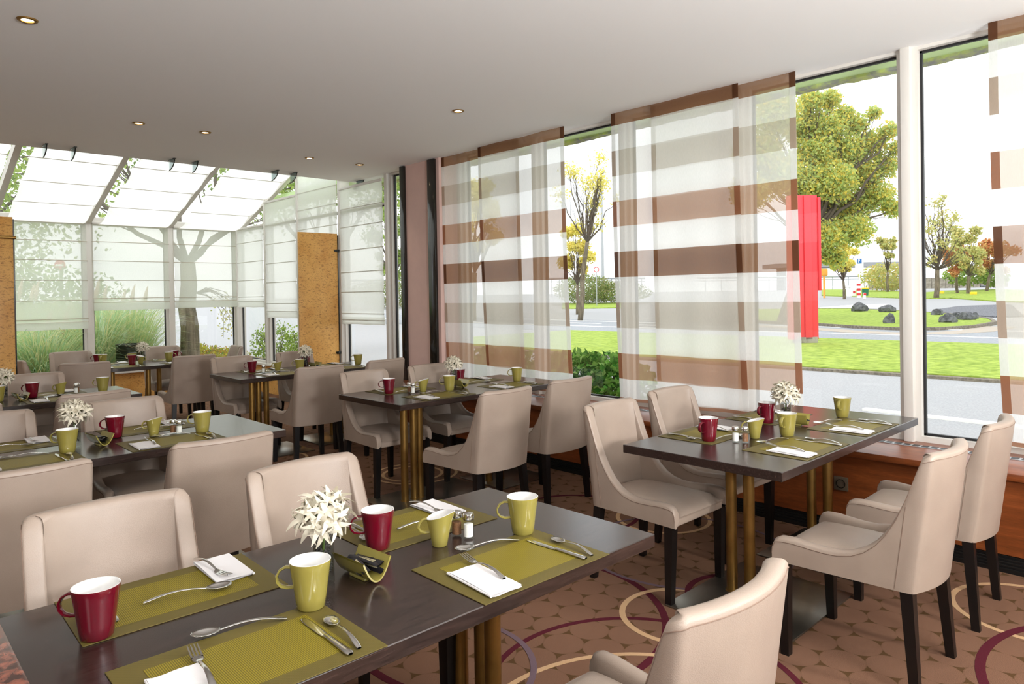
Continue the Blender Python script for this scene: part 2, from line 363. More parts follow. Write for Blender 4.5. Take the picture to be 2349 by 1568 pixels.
# ------------------------------------------------------------------ room shell
XW = 4.95; SILL = .535; ZC = 3.0; YB = 11.93; YBULK = 8.0; XL = -4.5; YN = -4.2; EAVE = 2.66; SLOPE = .342
roof_z = lambda y: 2.71 + SLOPE * (YB - y)
fl = struct(MB().box(XL, YN, -.05, XW + .05, YB + .05, 0).obj('floor', M['carpet'], smooth=False))
def ring(c, r, w, mat):
    rows = []
    n = 72
    for rr, z in ((r - w / 2, .0), (r - w / 2, .0012), (r + w / 2, .0012), (r + w / 2, .0)):
        rows.append([(c[0] + rr * math.cos(2 * PI * k / n), c[1] + rr * math.sin(2 * PI * k / n), z) for k in range(n)])
    o = MB().grid(rows, cu=True).obj('carpet_ring', mat, fl, smooth=False)
    return o
for c, r, w, k in (((2.248, 2.42), .725, .034, 'burg'), ((2.171, 1.588), .595, .026, 'burg'), ((2.817, 1.827), .288, .028, 'cream'), ((1.897, 1.334), .644, .024, 'cream'), ((1.697, 2.297), .42, .026, 'mauve'),
                   ((3.552, 2.298), .584, .02, 'mauve'), ((3.19, 1.742), .258, .032, 'burg'), ((3.955, .703), .324, .026, 'cream'), ((3.413, .018), .758, .036, 'burg'), ((3.935, 2.709), .298, .026, 'cream'),
                   ((3.48, 4.903), .247, .026, 'cream'), ((3.506, 4.896), .343, .026, 'cream'), ((3.62, 3.2), .42, .028, 'burg'), ((2.4, 5.2), .5, .03, 'burg'), ((2.75, 5.35), .33, .026, 'cream'), ((1.95, 5.9), .6, .03, 'burg'), ((3.3, 8.0), .3, .03, 'cream'), ((2.9, 6.3), .3, .028, 'cream'), ((2.55, 7.6), .42, .03, 'burg'), ((2.2, .35), .5, .03, 'burg'), ((2.0, 3.2), .36, .028, 'cream')):
    o = ring(c, r, w, M['ring_' + k])
RZ = .0
k = 0
for o in fl.children:
    o.location.z = .0003 * (k % 7); k += 1
struct(MB().box(XL, YN, ZC, XW + .05, YBULK, ZC + .2).obj('ceiling', M['ceiling'], smooth=False))
struct(MB().box(XL, YBULK, ZC, XW + .05, YBULK + .12, roof_z(YBULK) + .15).obj('wall_bulkhead', M['ceiling'], smooth=False))
struct(MB().box(XL - .1, YN, -.05, XL, YB + .05, 4.2).obj('wall_left', M['wall'], smooth=False))
struct(MB().box(XL - .1, YN - .1, -.05, XW + .05, YN, ZC + .2).obj('wall_back', M['wall'], smooth=False))
struct(MB().box(XW, YN, -.05, XW + .12, -1.75, ZC + .2).obj('wall_right', M['wall'], smooth=False))

# window bench along the right wall
bench = struct(MB().box(4.385, -1.75, .10, 4.41, YBULK, .497).obj('wall_under_window', M['mahogany'], smooth=False))
struct(MB().rbox(4.352, -1.75, .497, XW, YBULK, SILL, .004).obj('trim_1', M['mahogany']))
pl = struct(MB().box(4.40, -1.75, 0, 4.43, YBULK, .105).obj('baseboard_right', M['grille'], smooth=False))
gv = MB()
for z in (.02, .037, .054, .071, .088): gv.box(4.392, -1.75, z, 4.402, YBULK, z + .007)
gv.obj('plinth_slat', M['grille'], pl, smooth=False)
struct(MB().box(4.44, -1.75, -.05, XW, YBULK, .49).obj('wall_bench_core', M['wall'], smooth=False))
# conservatory low walls
struct(MB().box(XW - .06, YBULK, -.05, XW + .02, YB, .44).obj('wall_right_low', M['cork'], smooth=False))
struct(MB().box(XL, YB - .08, -.05, XW, YB + .02, .40).obj('wall_far_low', M['cork'], smooth=False))
struct(MB().rbox(XL, YB - .16, .40, XW, YB + .02, .435, .004).obj('trim_2', M['frame']))
struct(MB().rbox(XW - .12, YBULK, .44, XW + .02, YB, .475, .004).obj('trim_3', M['frame']))

def win_x(name, y0, y1, z0, z1, X=XW, fr=.035):
    """a pane in the window wall x = X with gasket and frame"""
    f = MB()
    for a in ((y0, z0, y0 + fr, z1), (y1 - fr, z0, y1, z1), (y0 + fr, z0, y1 - fr, z0 + fr), (y0 + fr, z1 - .02, y1 - fr, z1)):
        f.box(X - .055, a[0], a[1], X + .03, a[2], a[3])
    w = struct(f.obj(name, M['frame'], smooth=False))
    MB().box(X - .004, y0 + fr, z0 + fr, X + .004, y1 - fr, z1 - .02).obj('pane', M['glass'], w, smooth=False)
    g = MB(); e = .014
    for a in ((y0 + fr, z0 + fr, y0 + fr + e, z1 - .02), (y1 - fr - e, z0 + fr, y1 - fr, z1 - .02), (y0 + fr, z0 + fr, y1 - fr, z0 + fr + e), (y0 + fr, z1 - .034, y1 - fr, z1 - .02)):
        g.box(X - .012, a[0], a[1], X + .012, a[2], a[3])
    g.obj('gasket', M['gasket'], w, smooth=False)
    return w
def win_y(name, x0, x1, z0, z1, Y=YB, fr=.035):
    f = MB()
    for a in ((x0, z0, x0 + fr, z1), (x1 - fr, z0, x1, z1), (x0 + fr, z0, x1 - fr, z0 + fr), (x0 + fr, z1 - .03, x1 - fr, z1)):
        f.box(a[0], Y - .055, a[1], a[2], Y + .03, a[3])
    w = struct(f.obj(name, M['frame'], smooth=False))
    MB().box(x0 + fr, Y - .004, z0 + fr, x1 - fr, Y + .004, z1 - .03).obj('pane', M['glass'], w, smooth=False)
    g = MB(); e = .014
    for a in ((x0 + fr, z0 + fr, x0 + fr + e, z1 - .03), (x1 - fr - e, z0 + fr, x1 - fr, z1 - .03)): g.box(a[0], Y - .012, a[1], a[2], Y + .012, a[3])
    g.obj('gasket', M['gasket'], w, smooth=False)
    return w
wi = 1
MY = [-1.75, -.7, .4, 1.50, 2.62, 3.71, 4.76, 5.9]
for a, b in zip(MY, MY[1:]):
    win_x('window_%d' % wi, a + .025, b - .025, SILL, ZC); wi += 1
pi_ = 4
for y in MY[1:]:
    struct(MB().rbox(XW - .10, y - .028, SILL, XW + .05, y + .028, ZC, .003).obj('trim_%d' % pi_, M['frame'])); pi_ += 1
# pink pier with black posts
struct(MB().box(4.745, 6.10, SILL - .05, XW + .08, 6.80, ZC).obj('wall_pier', M['pink'], smooth=False))
struct(MB().rbox(4.715, 6.72, .50, 4.78, 6.805, ZC - .005, .004).obj('trim_%d' % pi_, M['black'])); pi_ += 1
struct(MB().rbox(4.715, 6.15, .50, 4.79, 6.275, ZC - .005, .004).obj('trim_%d' % pi_, M['black'])); pi_ += 1
CY_ = [6.82, 7.30, 8.42, 9.62, 10.72, 11.86]
for i, (a, b) in enumerate(zip(CY_, CY_[1:])):
    z0 = SILL if b < 8.1 else .475
    if b < 8.3: win_x('window_%d' % wi, a + .02, b - .02, z0, ZC)
    else:
        w = win_x('window_%d' % wi, a + .02, b - .02, z0, 2.66)
        # glazed gable above up to the roof slope
        m = MB(); za, zb = roof_z(a + .02) - .06, roof_z(b - .02) - .06
        m.add([(XW - .004, a + .04, 2.67), (XW - .004, b - .04, 2.67), (XW - .004, b - .04, zb), (XW - .004, a + .04, za), (XW + .004, a + .04, 2.67), (XW + .004, b - .04, 2.67), (XW + .004, b - .04, zb), (XW + .004, a + .04, za)],
              [(0, 1, 2, 3), (4, 7, 6, 5), (0, 4, 5, 1), (2, 6, 7, 3), (1, 5, 6, 2), (0, 3, 7, 4)]); m.obj('gable_pane', M['glass'], w, smooth=False)
    wi += 1
for y in CY_[1:]:
    wd = .03 if y < 11.5 else .05
    struct(MB().rbox(XW - .10, y - wd, .475 if y > 8 else SILL, XW + .05, y + wd, (roof_z(y) - .05) if y > 8 else ZC, .003).obj('trim_%d' % pi_, M['frame'])); pi_ += 1
BX = [XL, -3.1, -1.93, -.78, .38, 1.53, 2.665, 3.81, 4.90]
for a, b in zip(BX[3:], BX[4:]):
    win_y('window_%d' % wi, a + .03, b - .03, .435, EAVE); wi += 1
struct(MB().box(XL, YB - .06, -.05, BX[3], YB + .04, 4.2).obj('wall_far', M['wall'], smooth=False))
for x in BX[3:-1]:
    struct(MB().rbox(x - .035, YB - .10, .435, x + .035, YB + .05, EAVE, .003).obj('trim_%d' % pi_, M['frame'])); pi_ += 1
struct(MB().box(XL, YB - .09, EAVE, XW + .03, YB + .06, EAVE + .08).obj('trim_%d' % pi_, M['frame'], smooth=False)); pi_ += 1
# roof rafters and roof panes
def slab(x0, x1, y0, y1, dz0, dz1):
    v = []
    for dz in (dz0, dz1):
        for x, y in ((x0, y0), (x1, y0), (x1, y1), (x0, y1)): v.append((x, y, roof_z(y) + dz))
    return MB().add(v, [(0, 3, 2, 1), (4, 5, 6, 7), (0, 1, 5, 4), (1, 2, 6, 5), (2, 3, 7, 6), (3, 0, 4, 7)])
for x in BX[2:-1] + [4.93]:
    struct(slab(x - .035, x + .035, YBULK + .1, YB + .02, -.10, .02).obj('trim_%d' % pi_, M['frame'], smooth=False)); pi_ += 1
rw = struct(slab(XL, BX[2], YBULK + .1, YB, 0, .03).obj('roof_left', M['ceiling'], smooth=False))
for a, b in zip(BX[2:], BX[3:]):
    w = struct(slab(a + .035, b - .035, YB - .04, YB, -.01, .03).obj('window_%d' % wi, M['frame'], smooth=False)); wi += 1
    slab(a + .035, b - .035, YBULK + .12, YB - .04, .006, .014).obj('pane', M['glass'], w, smooth=False)
# outside eaves
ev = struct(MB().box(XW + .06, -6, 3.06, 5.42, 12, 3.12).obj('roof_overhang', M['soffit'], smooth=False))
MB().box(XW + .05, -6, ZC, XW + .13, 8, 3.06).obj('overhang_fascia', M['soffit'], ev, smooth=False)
gm = MB(); ys = [-6 + .06 * i for i in range(300)]
gm.grid([[(5.42, y, 3.04) for y in ys], [(5.50, y, 3.035 + random.uniform(-.008, .006)) for y in ys], [(5.52, y, 3.16) for y in ys], [(5.42, y, 3.16) for y in ys]], cv=True)
gm.obj('gutter', M['gutter'], ev, smooth=False)

# ------------------------------------------------------------------ ceiling downlights
def build_spot():
    r = thing('downlight', '', 'ceiling light', group='recessed ceiling downlights')
    MB().lathe([(.030, .001), (.031, -.007), (.040, -.009), (.047, -.006), (.050, 0)], 28).obj('trim_ring', M['brass'], r)
    MB().lathe([(.0, -.0035), (.02, -.0035), (.0295, -.002)], 24).obj('bulb', M['bulb'], r)
    return r
spot = Proto(build_spot)
for px, py, lb in ((63, 45, 'recessed ceiling downlight nearest the camera, top left corner'), (318, 282, 'recessed downlight left of the close pair over the left tables'), (471, 303, 'recessed downlight right of the close pair over the left tables'),
                   (1051, 254, 'recessed downlight over the centre table beside the curtains'), (710, 362, 'recessed downlight left of the far pair near the pink pier'), (825, 377, 'recessed downlight right of the far pair, closest to the pink pier')):
    p = onz(px, py, ZC); spot((p.x, p.y, ZC), 0, lb)
    lamp('downlight_lamp', 'SPOT', (p.x, p.y, ZC - .03), (p.x, p.y, 0), 12, (1, .84, .66), spot_size=1.6, spot_blend=.7, shadow_soft_size=.03)
for x, y in ((-1.6, -1.), (1.2, -2.2), (-1.4, 2.2), (3.2, -2.8), (-2.4, 5.)):
    lamp('unseen_fill_spot', 'SPOT', (x, y, ZC - .03), (x, y, 0), 9, (1, .86, .7), spot_size=2.2, spot_blend=.8, shadow_soft_size=.05)  # added fill spots over the unseen part of the room, no fixtures

# smoked ceiling clips along the ceiling edge
def build_clip():
    r = thing('ceiling_clip', '', 'bracket', group='smoked clips along the ceiling edge')
    MB().rbox(-.012, -.13, -.006, .012, .05, .0, .001).obj('mount_plate', M['clipm'], r)
    n = 10; lo = [(-.006, .05 - .17 * (i / n), -.006) for i in range(n + 1)]; hi = []
    arc = [(.05 - .17 * i / n, -.006 - .10 * math.sqrt(max(0, 1 - (i / n) ** 1.6))) for i in range(n + 1)]
    m = MB()
    for x in (-.006, .006): pass
    rows = [[(-.005, y, -.006) for y, z in arc], [(-.005, y, z) for y, z in arc], [(.005, y, z) for y, z in arc], [(.005, y, -.006) for y, z in arc]]
    m.grid(rows, cv=True); m.obj('fin', M['acrylic'], r, smooth=False)
    MB().tube([(0, y, z) for y, z in arc], .006, 6).obj('edge_strip', M['clipm'], r)
    return r
clip = Proto(build_clip)
for i, (px, lb) in enumerate(((100, 'smoked bracket clip at the ceiling edge, first from the left'), (165, 'smoked bracket clip at the ceiling edge, second from the left'), (390, 'smoked bracket clip at the ceiling edge, third from the left'),
                              (443, 'smoked bracket clip at the ceiling edge, fourth from the left'), (625, 'smoked bracket clip at the ceiling edge, third from the right'), (668, 'smoked bracket clip over the end of the sloping roof frame'), (820, 'smoked bracket clip above the blind nearest the pink pier'))):
    p = ony(px, 324.3 + .1116 * px + 8, YBULK); clip((p.x, YBULK - .03, ZC), 0, lb)

# ------------------------------------------------------------------ curtains
def curtain(y0, y1, X, label, wave, drift=.0, top=ZC, bot=.60, hems=(1, 1)):
    root = thing('curtain_panel', label, 'curtain', (X, y0, 0), 0, 'striped sheer curtain panels')
    L = y1 - y0; nu, nv = 48, 40
    def pt(u, v):
        z = bot + (top - bot) * v; k = (1 - v)
        return (.018 * math.sin(u * 9 * wave + wave) * (.35 + .65 * k) + .012 * math.sin(u * 23 + wave * 3) * k, u * L - drift * k ** 2.2, z + .003 * math.sin(u * 8 + wave))
    MB().grid([[pt(i / nu, j / nv) for i in range(nu + 1)] for j in range(nv + 1)]).obj('sheer_cloth', M['curtain'], root, angle=180)
    hw = .045 / L
    for side in (0, 1):
        if not hems[side]: continue
        us = [side * (1 - hw) + hw * i / 3 for i in range(4)]
        MB().grid([[(lambda p: (p[0] - .004, p[1], p[2]))(pt(u, j / nv)) for u in us] for j in range(nv + 1)]).obj('side_hem', M['hem'], root, angle=180)
    MB().grid([[(pt(i / 16, 0)[0] + dx, pt(i / 16, 0)[1], bot + dz) for i in range(17)] for dx, dz in ((-.006, 0), (.006, 0), (.006, .024), (-.006, .024))], cv=True).obj('weight_bar', simple('weight_bar_cloth', (150, 112, 88), .7), root)
    return root
curtain(4.897, 6.095, 4.785, 'striped sheer curtain panel beside the pink pier', 1., .04)
curtain(4.26, 5.44, 4.735, 'striped sheer curtain panel left of the narrow bush gap', 1.4, .07)
curtain(2.565, 3.718, 4.735, 'striped sheer curtain panel right of the narrow bush gap', 1.2, .05)
curtain(2.165, 3.36, 4.785, 'striped sheer curtain panel ending beside the red sign', .8, .02)
curtain(-.15, 1.04, 4.785, 'striped sheer curtain panel at the right edge of the picture', 1.1, .06)

# ------------------------------------------------------------------ roman blinds
def roman(name, label, length, zs, X, Y, axis, fab, group):
    """zs: rod heights from top to bottom, last is the hem bottom. axis 'x' runs along x (far wall), 'y' along the side wall."""
    root = thing(name, label, 'blind', (X, Y, 0), 0 if axis == 'x' else PI / 2, group)
    rows = []; nu = 14
    for a, b in zip(zs, zs[1:]):
        for j in range(6):
            v = j / 6; rows.append([(i / nu * length, -.012 * math.sin(PI * v) - .003 * math.sin(i * 1.3) * math.sin(PI * v), a + (b - a) * v) for i in range(nu + 1)])
    rows.append([(i / nu * length, 0, zs[-1] + .004 * math.sin(i * .9)) for i in range(nu + 1)])
    MB().grid(rows).obj('fabric', fab, root, angle=180)
    MB().rbox(0, -.012, zs[0] - .01, length, .012, zs[0] + .022, .003).obj('head_rail', M['frame'], root)
    for z in zs[1:-1]: MB().tube([(-.01, -.006, z), (length + .01, -.006, z)], .0055, 6).obj('rod', M['rod'], root)
    MB().grid([[(i / nu * length, y, zs[-1] + .10 * t) for i in range(nu + 1)] for t, y in ((1, -.02), (.5, -.027), (0, -.02))]).obj('hem_fold', fab, root, angle=180)
    return root
G1 = 'roman blinds on the far windows'
roman('roman_blind', 'long ecru roman blind on the far window beside the left cork panel', 1.06, [2.655, 2.38, 2.10, 1.81, 1.52, 1.25, 1.20, 1.10], 1.575, YB - .10, 'x', M['blind'], G1)
roman('roman_blind', 'ecru roman blind on the middle far window above the pampas grass', 1.06, [2.655, 2.385, 2.10, 1.81, 1.54, 1.48, 1.36], 2.715, YB - .10, 'x', M['blind'], G1)
roman('roman_blind', 'ecru roman blind with the tree trunk showing through', 1.0, [2.655, 2.385, 2.10, 1.81, 1.54, 1.48, 1.37], 3.86, YB - .10, 'x', M['blind'], G1)
roman('roman_blind', 'long ecru roman blind partly hidden by the left cork panel', 1.06, [2.655, 2.38, 2.10, 1.81, 1.52, 1.25, 1.20, 1.10], .43, YB - .10, 'x', M['blind'], G1)
G2 = 'roman blinds on the conservatory side wall'
roman('roman_blind', 'short white roman blind on the side wall at the far corner', 1.0, [2.655, 2.42, 2.10, 1.80, 1.53, 1.46, 1.36], XW - .10, 10.78, 'y', M['blindr'], G2)
roman('roman_blind', 'white roman blind on the side wall left of the right cork panel', 1.04, [2.99, 2.63, 2.34, 2.04, 1.745, 1.42, 1.30, 1.20], XW - .10, 9.66, 'y', M['blindr'], G2)
roman('roman_blind', 'tall white roman blind rising behind the right cork panel', 1.10, [3.55, 3.26, 3.01, 2.76, 2.48, 2.2, 1.9, 1.6, 1.3, 1.2], XW - .10, 8.48, 'y', M['blindr'], G2)
roman('roman_blind', 'white roman blind between the right cork panel and the pink pier', 1.02, [2.93, 2.66, 2.42, 2.115, 1.825, 1.565, 1.285, 1.20, 1.145], XW - .10, 7.38, 'y', M['blindr'], G2)
# roof blinds
def roof_blind(x0, x1, label):
    root = thing('roof_blind', label, 'blind', (0, 0, 0), 0, 'white blinds under the glass roof')
    ys = [YB - .12 - .585 * i for i in range(7)]; nu = 12; rows = []
    for a, b in zip(ys, ys[1:]):
        for j in range(8):
            v = j / 8; y = a + (b - a) * v
            rows.append([(x0 + (x1 - x0) * i / nu, y, roof_z(y) - .11 - .07 * math.sin(PI * v) * (.75 + .25 * math.sin(PI * i / nu))) for i in range(nu + 1)])
    rows.append([(x0 + (x1 - x0) * i / nu, ys[-1], roof_z(ys[-1]) - .11) for i in range(nu + 1)])
    MB().grid(rows).obj('fabric', M['blindr'], root, angle=180)
    for y in ys: MB().tube([(x0 - .01, y, roof_z(y) - .112), (x1 + .01, y, roof_z(y) - .112)], .006, 6).obj('rod', M['rod'], root)
for a, b, lb in ((-.70, .30, 'white roof blind far left, mostly hidden by the ceiling'), (.46, 1.44, 'white roof blind at the left edge of the picture'), (1.66, 2.60, 'white roof blind second from the left edge'), (2.80, 3.74, 'white roof blind second from the side wall'), (3.93, 4.83, 'white roof blind next to the glazed side wall')):
    roof_blind(a, b, lb)

# ------------------------------------------------------------------ cork partition panels
def cork_panel(x0, x1, Y, z1, label, rod=None, clamps=()):
    r = thing('cork_panel', label, 'panel', ((x0 + x1) / 2, Y, 0), 0, 'cork partition panels'); w = (x1 - x0) / 2
    MB().rbox(-w, -.014, .0, w, .014, z1, .002).obj('board', M['cork'], r)
    MB().box(w, -.016, .0, w + .012, .016, z1 - .02).obj('edge_strip', M['black'], r, smooth=False)
    if rod: MB().tube([(-w, -.05, rod), (w + .02, -.05, rod)], .016, 10).obj('brass_rod', M['brass'], r)
    for z in clamps:
        c = MB().rbox(w - .02, -.035, z - .018, w + .09, .02, z + .018, .003).obj('clamp', M['clipm'], r); MB().tube([(w - .035, -.03, z), (w - .035, -.012, z)], .016, 10).obj('knob', M['black'], c)
    return r
cork_panel(.66, 1.243, 8.45, 2.345, 'tall cork panel with a brass rod at the left edge', rod=2.14)
cork_panel(4.272, 4.83, 8.45, 2.347, 'tall cork panel standing against the side windows', clamps=(.76, 2.12))

# wall socket
sk = thing('wall_socket', 'square bronze power socket in the wood panel behind the window table', 'socket', (4.385, 1.732, .322))
MB().rbox(-.012, -.041, -.041, 0, .041, .041, .002).obj('face_plate', M['socketm'], sk)
sp = MB().lathe([(.026, 0), (.028, .002), (.024, .002), (.022, -.008), (0, -.008)], 24); sp.xf(Matrix.Translation((-.013, 0, 0)) @ Matrix.Rotation(-PI / 2, 4, 'Y')); sp.obj('socket_well', M['black'], sk)
# sill grilles (metal strips in the window bench)
def sill_grille(y0, y1, label):
    r = thing('sill_grille', label, 'grille', (4.745, y0, SILL), 0, 'metal grilles let into the window bench')
    MB().rbox(-.03, 0, 0, .03, y1 - y0, .004, .001).obj('frame', M['steelp'], r)
    n = int((y1 - y0) / .05)
    for i in range(n): MB().box(-.022, .01 + i * .05, .004, .022, .045 + i * .05, .0055).obj('slot', M['gasket'], r, smooth=False)
sill_grille(.15, 1.9, 'metal vent grille in the bench by the uncovered window')
sill_grille(2.4, 3.95, 'metal vent grille in the bench below the wide curtain')
sill_grille(4.2, 5.8, 'metal vent grille in the bench beside the centre table')

# granite counter end at the lower left corner
gc = thing('counter', 'red granite topped counter end at the lower left corner', 'counter', (0, 0, 0))
MB().rbox(-.35, .62, 1.07, .138, 1.22, 1.10, .004).obj('granite_top', M['granite'], gc)
MB().box(-.32, .66, 0, .11, 1.20, 1.07).obj('base', M['mahogany'], gc, smooth=False)

# ------------------------------------------------------------------ chair
def build_chair():
    root = thing('dining_chair', '', 'chair', group='taupe leather dining chairs')
    yf, yb = .285, -.245
    def hw(y): return .222 + .028 * (y - yb) / (yf - yb)
    side = []
    prof = [(.285, .425), (.283, .452), (.272, .474), (.25, .485), (.2, .487), (.14, .482), (.08, .478), (.03, .480), (-.02, .492), (-.06, .515), (-.095, .55), (-.125, .60), (-.150, .66), (-.170, .73), (-.186, .80), (-.198, .855), (-.207, .885)]
    path = [(-hw(y), y, h, 0) for y, h in prof]
    R = .026
    for k in range(1, 5):
        a = PI / 2 * k / 4
        path.append((-hw(yb) + R - R * math.cos(a), yb + R - R * math.sin(a), .893 + .007 * k / 4, 1))
    n = 10
    for k in range(1, n):
        x = (-hw(yb) + R) + 2 * (hw(yb) - R) * k / n
        path.append((x, yb - .038 * (1 - (x / (hw(yb) - R)) ** 2), .90, 1))
    path += [(-x, y, h, b) for x, y, h, b in reversed(path[:len(prof) + 4])]
    P = [Vector((x, y)) for x, y, h, b in path]; N = []
    for i in range(len(P)):
        d = (P[min(i + 1, len(P) - 1)] - P[max(i - 1, 0)]).normalized(); N.append(Vector((-d.y, d.x)))
    # make normals point inwards
    for i in range(len(P)):
        c = Vector((0, .05)) - P[i]
        if N[i].dot(c) < 0: N[i] = -N[i]
    N[0] = Vector((1, 0)); N[-1] = Vector((-1, 0))
    def lean(y, z):
        w = min(1, max(0, (.12 - y) / .30)); w = w * w * (3 - 2 * w)
        return -.068 * w * max(0, (z - .38) / .52)
    T = .052; ZB_ = .378; rows = []
    outer_top = []
    for i, (x, y, h, b) in enumerate(path):
        t = T * (.75 if (i < 3 or i >= len(path) - 3) else 1.)
        col = []
        r = t / 2
        zt = h - r
        for k in range(6): col.append((0, ZB_ + .004 + (zt - ZB_ - .004) * k / 5))
        for k in range(1, 7):
            a = PI * k / 7; ca, sa = math.cos(a), math.sin(a); col.append((r - r * math.copysign(abs(ca) ** .7, ca), zt + r * sa ** .7))
        zi = min(.40, zt - .005)
        for k in range(6): col.append((t, zt + (zi - zt) * k / 5))
        col = [(.012, ZB_)] + col
        line = []
        for o, z in col:
            q = P[i] + N[i] * o
            if o > .02:
                q.y = max(q.y, yb + o - .038 * max(0, 1 - (q.x / (hw(yb) - R)) ** 2))
                lim = hw(q.y) - o; q.x = max(-lim, min(lim, q.x))
            line.append((q.x, q.y + lean(y, z), z))
        rows.append(line)
        oo = P[i] - N[i] * .0006; outer_top.append((oo.x, oo.y + lean(y, h - r), h - r * .75))
    m = MB().grid(rows)
    c0 = len(rows[0]); m.f.append(tuple(range(c0))); m.f.append(tuple((len(rows) - 1) * c0 + k for k in range(c0))[::-1])
    m.obj('backrest', M['leather'], root, angle=60)
    # stitched seams: along the outer rim and down the back corners
    s = MB().tube(outer_top, .0014, 5)
    for sx in (-1, 1):
        yy = -.175; xx = sx * (hw(yy) + .0004)
        s.tube([(xx, yy + lean(yy, z), z) for z in (.39, .5, .6, .7)], .0013, 5)
    s.obj('seam', M['seam'], root)
    # inner back seams
    # seat
    rows = []; nu, nv = 14, 12
    def seat(u, v):
        y = -.235 + (.278 + .235) * v; w = hw(y) - T + .006
        e = (1 - abs(u) ** 6) ; ev = (1 - abs(2 * v - 1) ** 8)
        z = .425 + .040 * min(e, 1) ** .5 * min(ev, 1) ** .5 + .018 * (1 - u * u) * math.sin(PI * min(1, v * .95 + .05))
        return (u * w, y + (.006 * (1 - u * u) if v > .95 else 0), z)
    rows = [[seat(-1 + 2 * i / nu, j / nv) for i in range(nu + 1)] for j in range(nv + 1)]
    st = MB().grid(rows)
    edge = [rows[-1][i] for i in range(nu + 1)]
    st.grid([edge, [(x, y - .004, .415) for x, y, z in edge]])
    st.obj('seat', M['leather'], root, angle=70)
    MB().rbox(-.205, .20, .378, .205, .272, .428, .008, 3).obj('seat_rail', M['leather'], root)
    MB().box(-.20, -.24, .380, .20, .22, .40).obj('underside', M['leg'], root, smooth=False)
    def legm(x0, y0, x1, y1, w0, w1):
        mm = MB(); v = []
        for x, y, z, w in ((x0, y0, .385, w0), (x1, y1, 0, w1)):
            for a, b in ((-1, -1), (1, -1), (1, 1), (-1, 1)): v.append((x + a * w / 2, y + b * w / 2, z))
        return mm.add(v, [(0, 1, 2, 3), (4, 7, 6, 5), (0, 4, 5, 1), (1, 5, 6, 2), (2, 6, 7, 3), (3, 7, 4, 0)])
    for sx in (-1, 1):
        legm(sx * .222, .245, sx * .228, .238, .046, .034).obj('leg', M['leg'], root, smooth=False)
        legm(sx * .196, -.212, sx * .216, -.242, .044, .032).obj('leg', M['leg'], root, smooth=False)
    return root
chair = Proto(build_chair)
R_ = math.radians
GC = 'taupe leather dining chairs'
CH = [
    (1.324, 1.03, 0, 'taupe leather chair at the lower right, back to camera, nearest of all'),
    (.566, 2.085, 178, 'taupe leather chair facing the camera behind the red mug of the foreground table'),
    (1.24, 2.125, 183, 'taupe leather chair facing the camera behind the flower vase of the foreground table'),
    (3.035, 1.10, 0, 'taupe leather chair at the window table, nearer one with its back to camera'),
    (3.78, 1.095, 2, 'taupe leather chair at the window table beside the bench, back to camera'),
    (3.08, 2.17, 180, 'taupe leather chair facing the camera at the left side of the window table'),
    (3.745, 2.23, 179, 'taupe leather chair facing the camera under the wide curtain by the window table'),
    (3.075, 3.575, 0, 'taupe leather chair with its back to camera at the centre table, left one'),
    (3.76, 3.635, 0, 'taupe leather chair with its back to camera at the centre table, beside the bench'),
    (3.085, 4.72, 180, 'taupe leather chair facing the camera behind the red mug of the centre table'),
    (3.73, 4.70, 180, 'taupe leather chair facing the camera behind the flowers of the centre table'),
    (3.078, 5.95, -5, 'taupe leather chair with its back to camera before the cork panel table'),
    (3.773, 6.035, 5, 'taupe leather chair with its back to camera below the pink pier'),
    (2.965, 7.07, 183, 'taupe leather chair facing the camera at the left of the cork panel table'),
    (3.70, 7.15, 183, 'taupe leather chair facing the camera right in front of the cork panel'),
    (.475, 3.385, 0, 'taupe leather chair with its back to camera at the left edge of the picture'),
    (1.215, 3.395, -1.5, 'taupe leather chair with its back to camera at the right of the left middle table'),
    (.56, 4.475, 180, 'taupe leather chair facing the camera at the left edge beyond the left middle table'),
    (1.245, 4.48, 180, 'taupe leather chair facing the camera behind the creamer of the left middle table'),
    (1.194, 5.6, 5, 'taupe leather chair with its back to camera at the far left table'),
    (.48, 5.53, 0, 'taupe leather chair mostly out of frame at the far left table'),
    (1.165, 6.80, 180, 'taupe leather chair facing the camera behind the red mug of the far left table'),
    (1.78, 8.24, -8, 'shaded taupe chair with its back to camera at the left of the round-ended table'),
    (2.79, 8.19, -4, 'shaded taupe chair with its back to camera at the right of the round-ended table'),
    (2.0, 9.56, 180, 'taupe leather chair facing the camera at the far left of the round-ended table'),
    (3.03, 9.56, 180, 'taupe leather chair facing the camera before the tree trunk window'),
    (1.62, 9.02, -82, 'taupe leather chair seen side-on at the left end of the round-ended table'),
    (3.40, 9.05, 84, 'taupe leather chair seen side-on at the right end of the round-ended table'),
]
for x, y, a, lb in CH: chair((x, y, 0), R_(a), lb, GC)

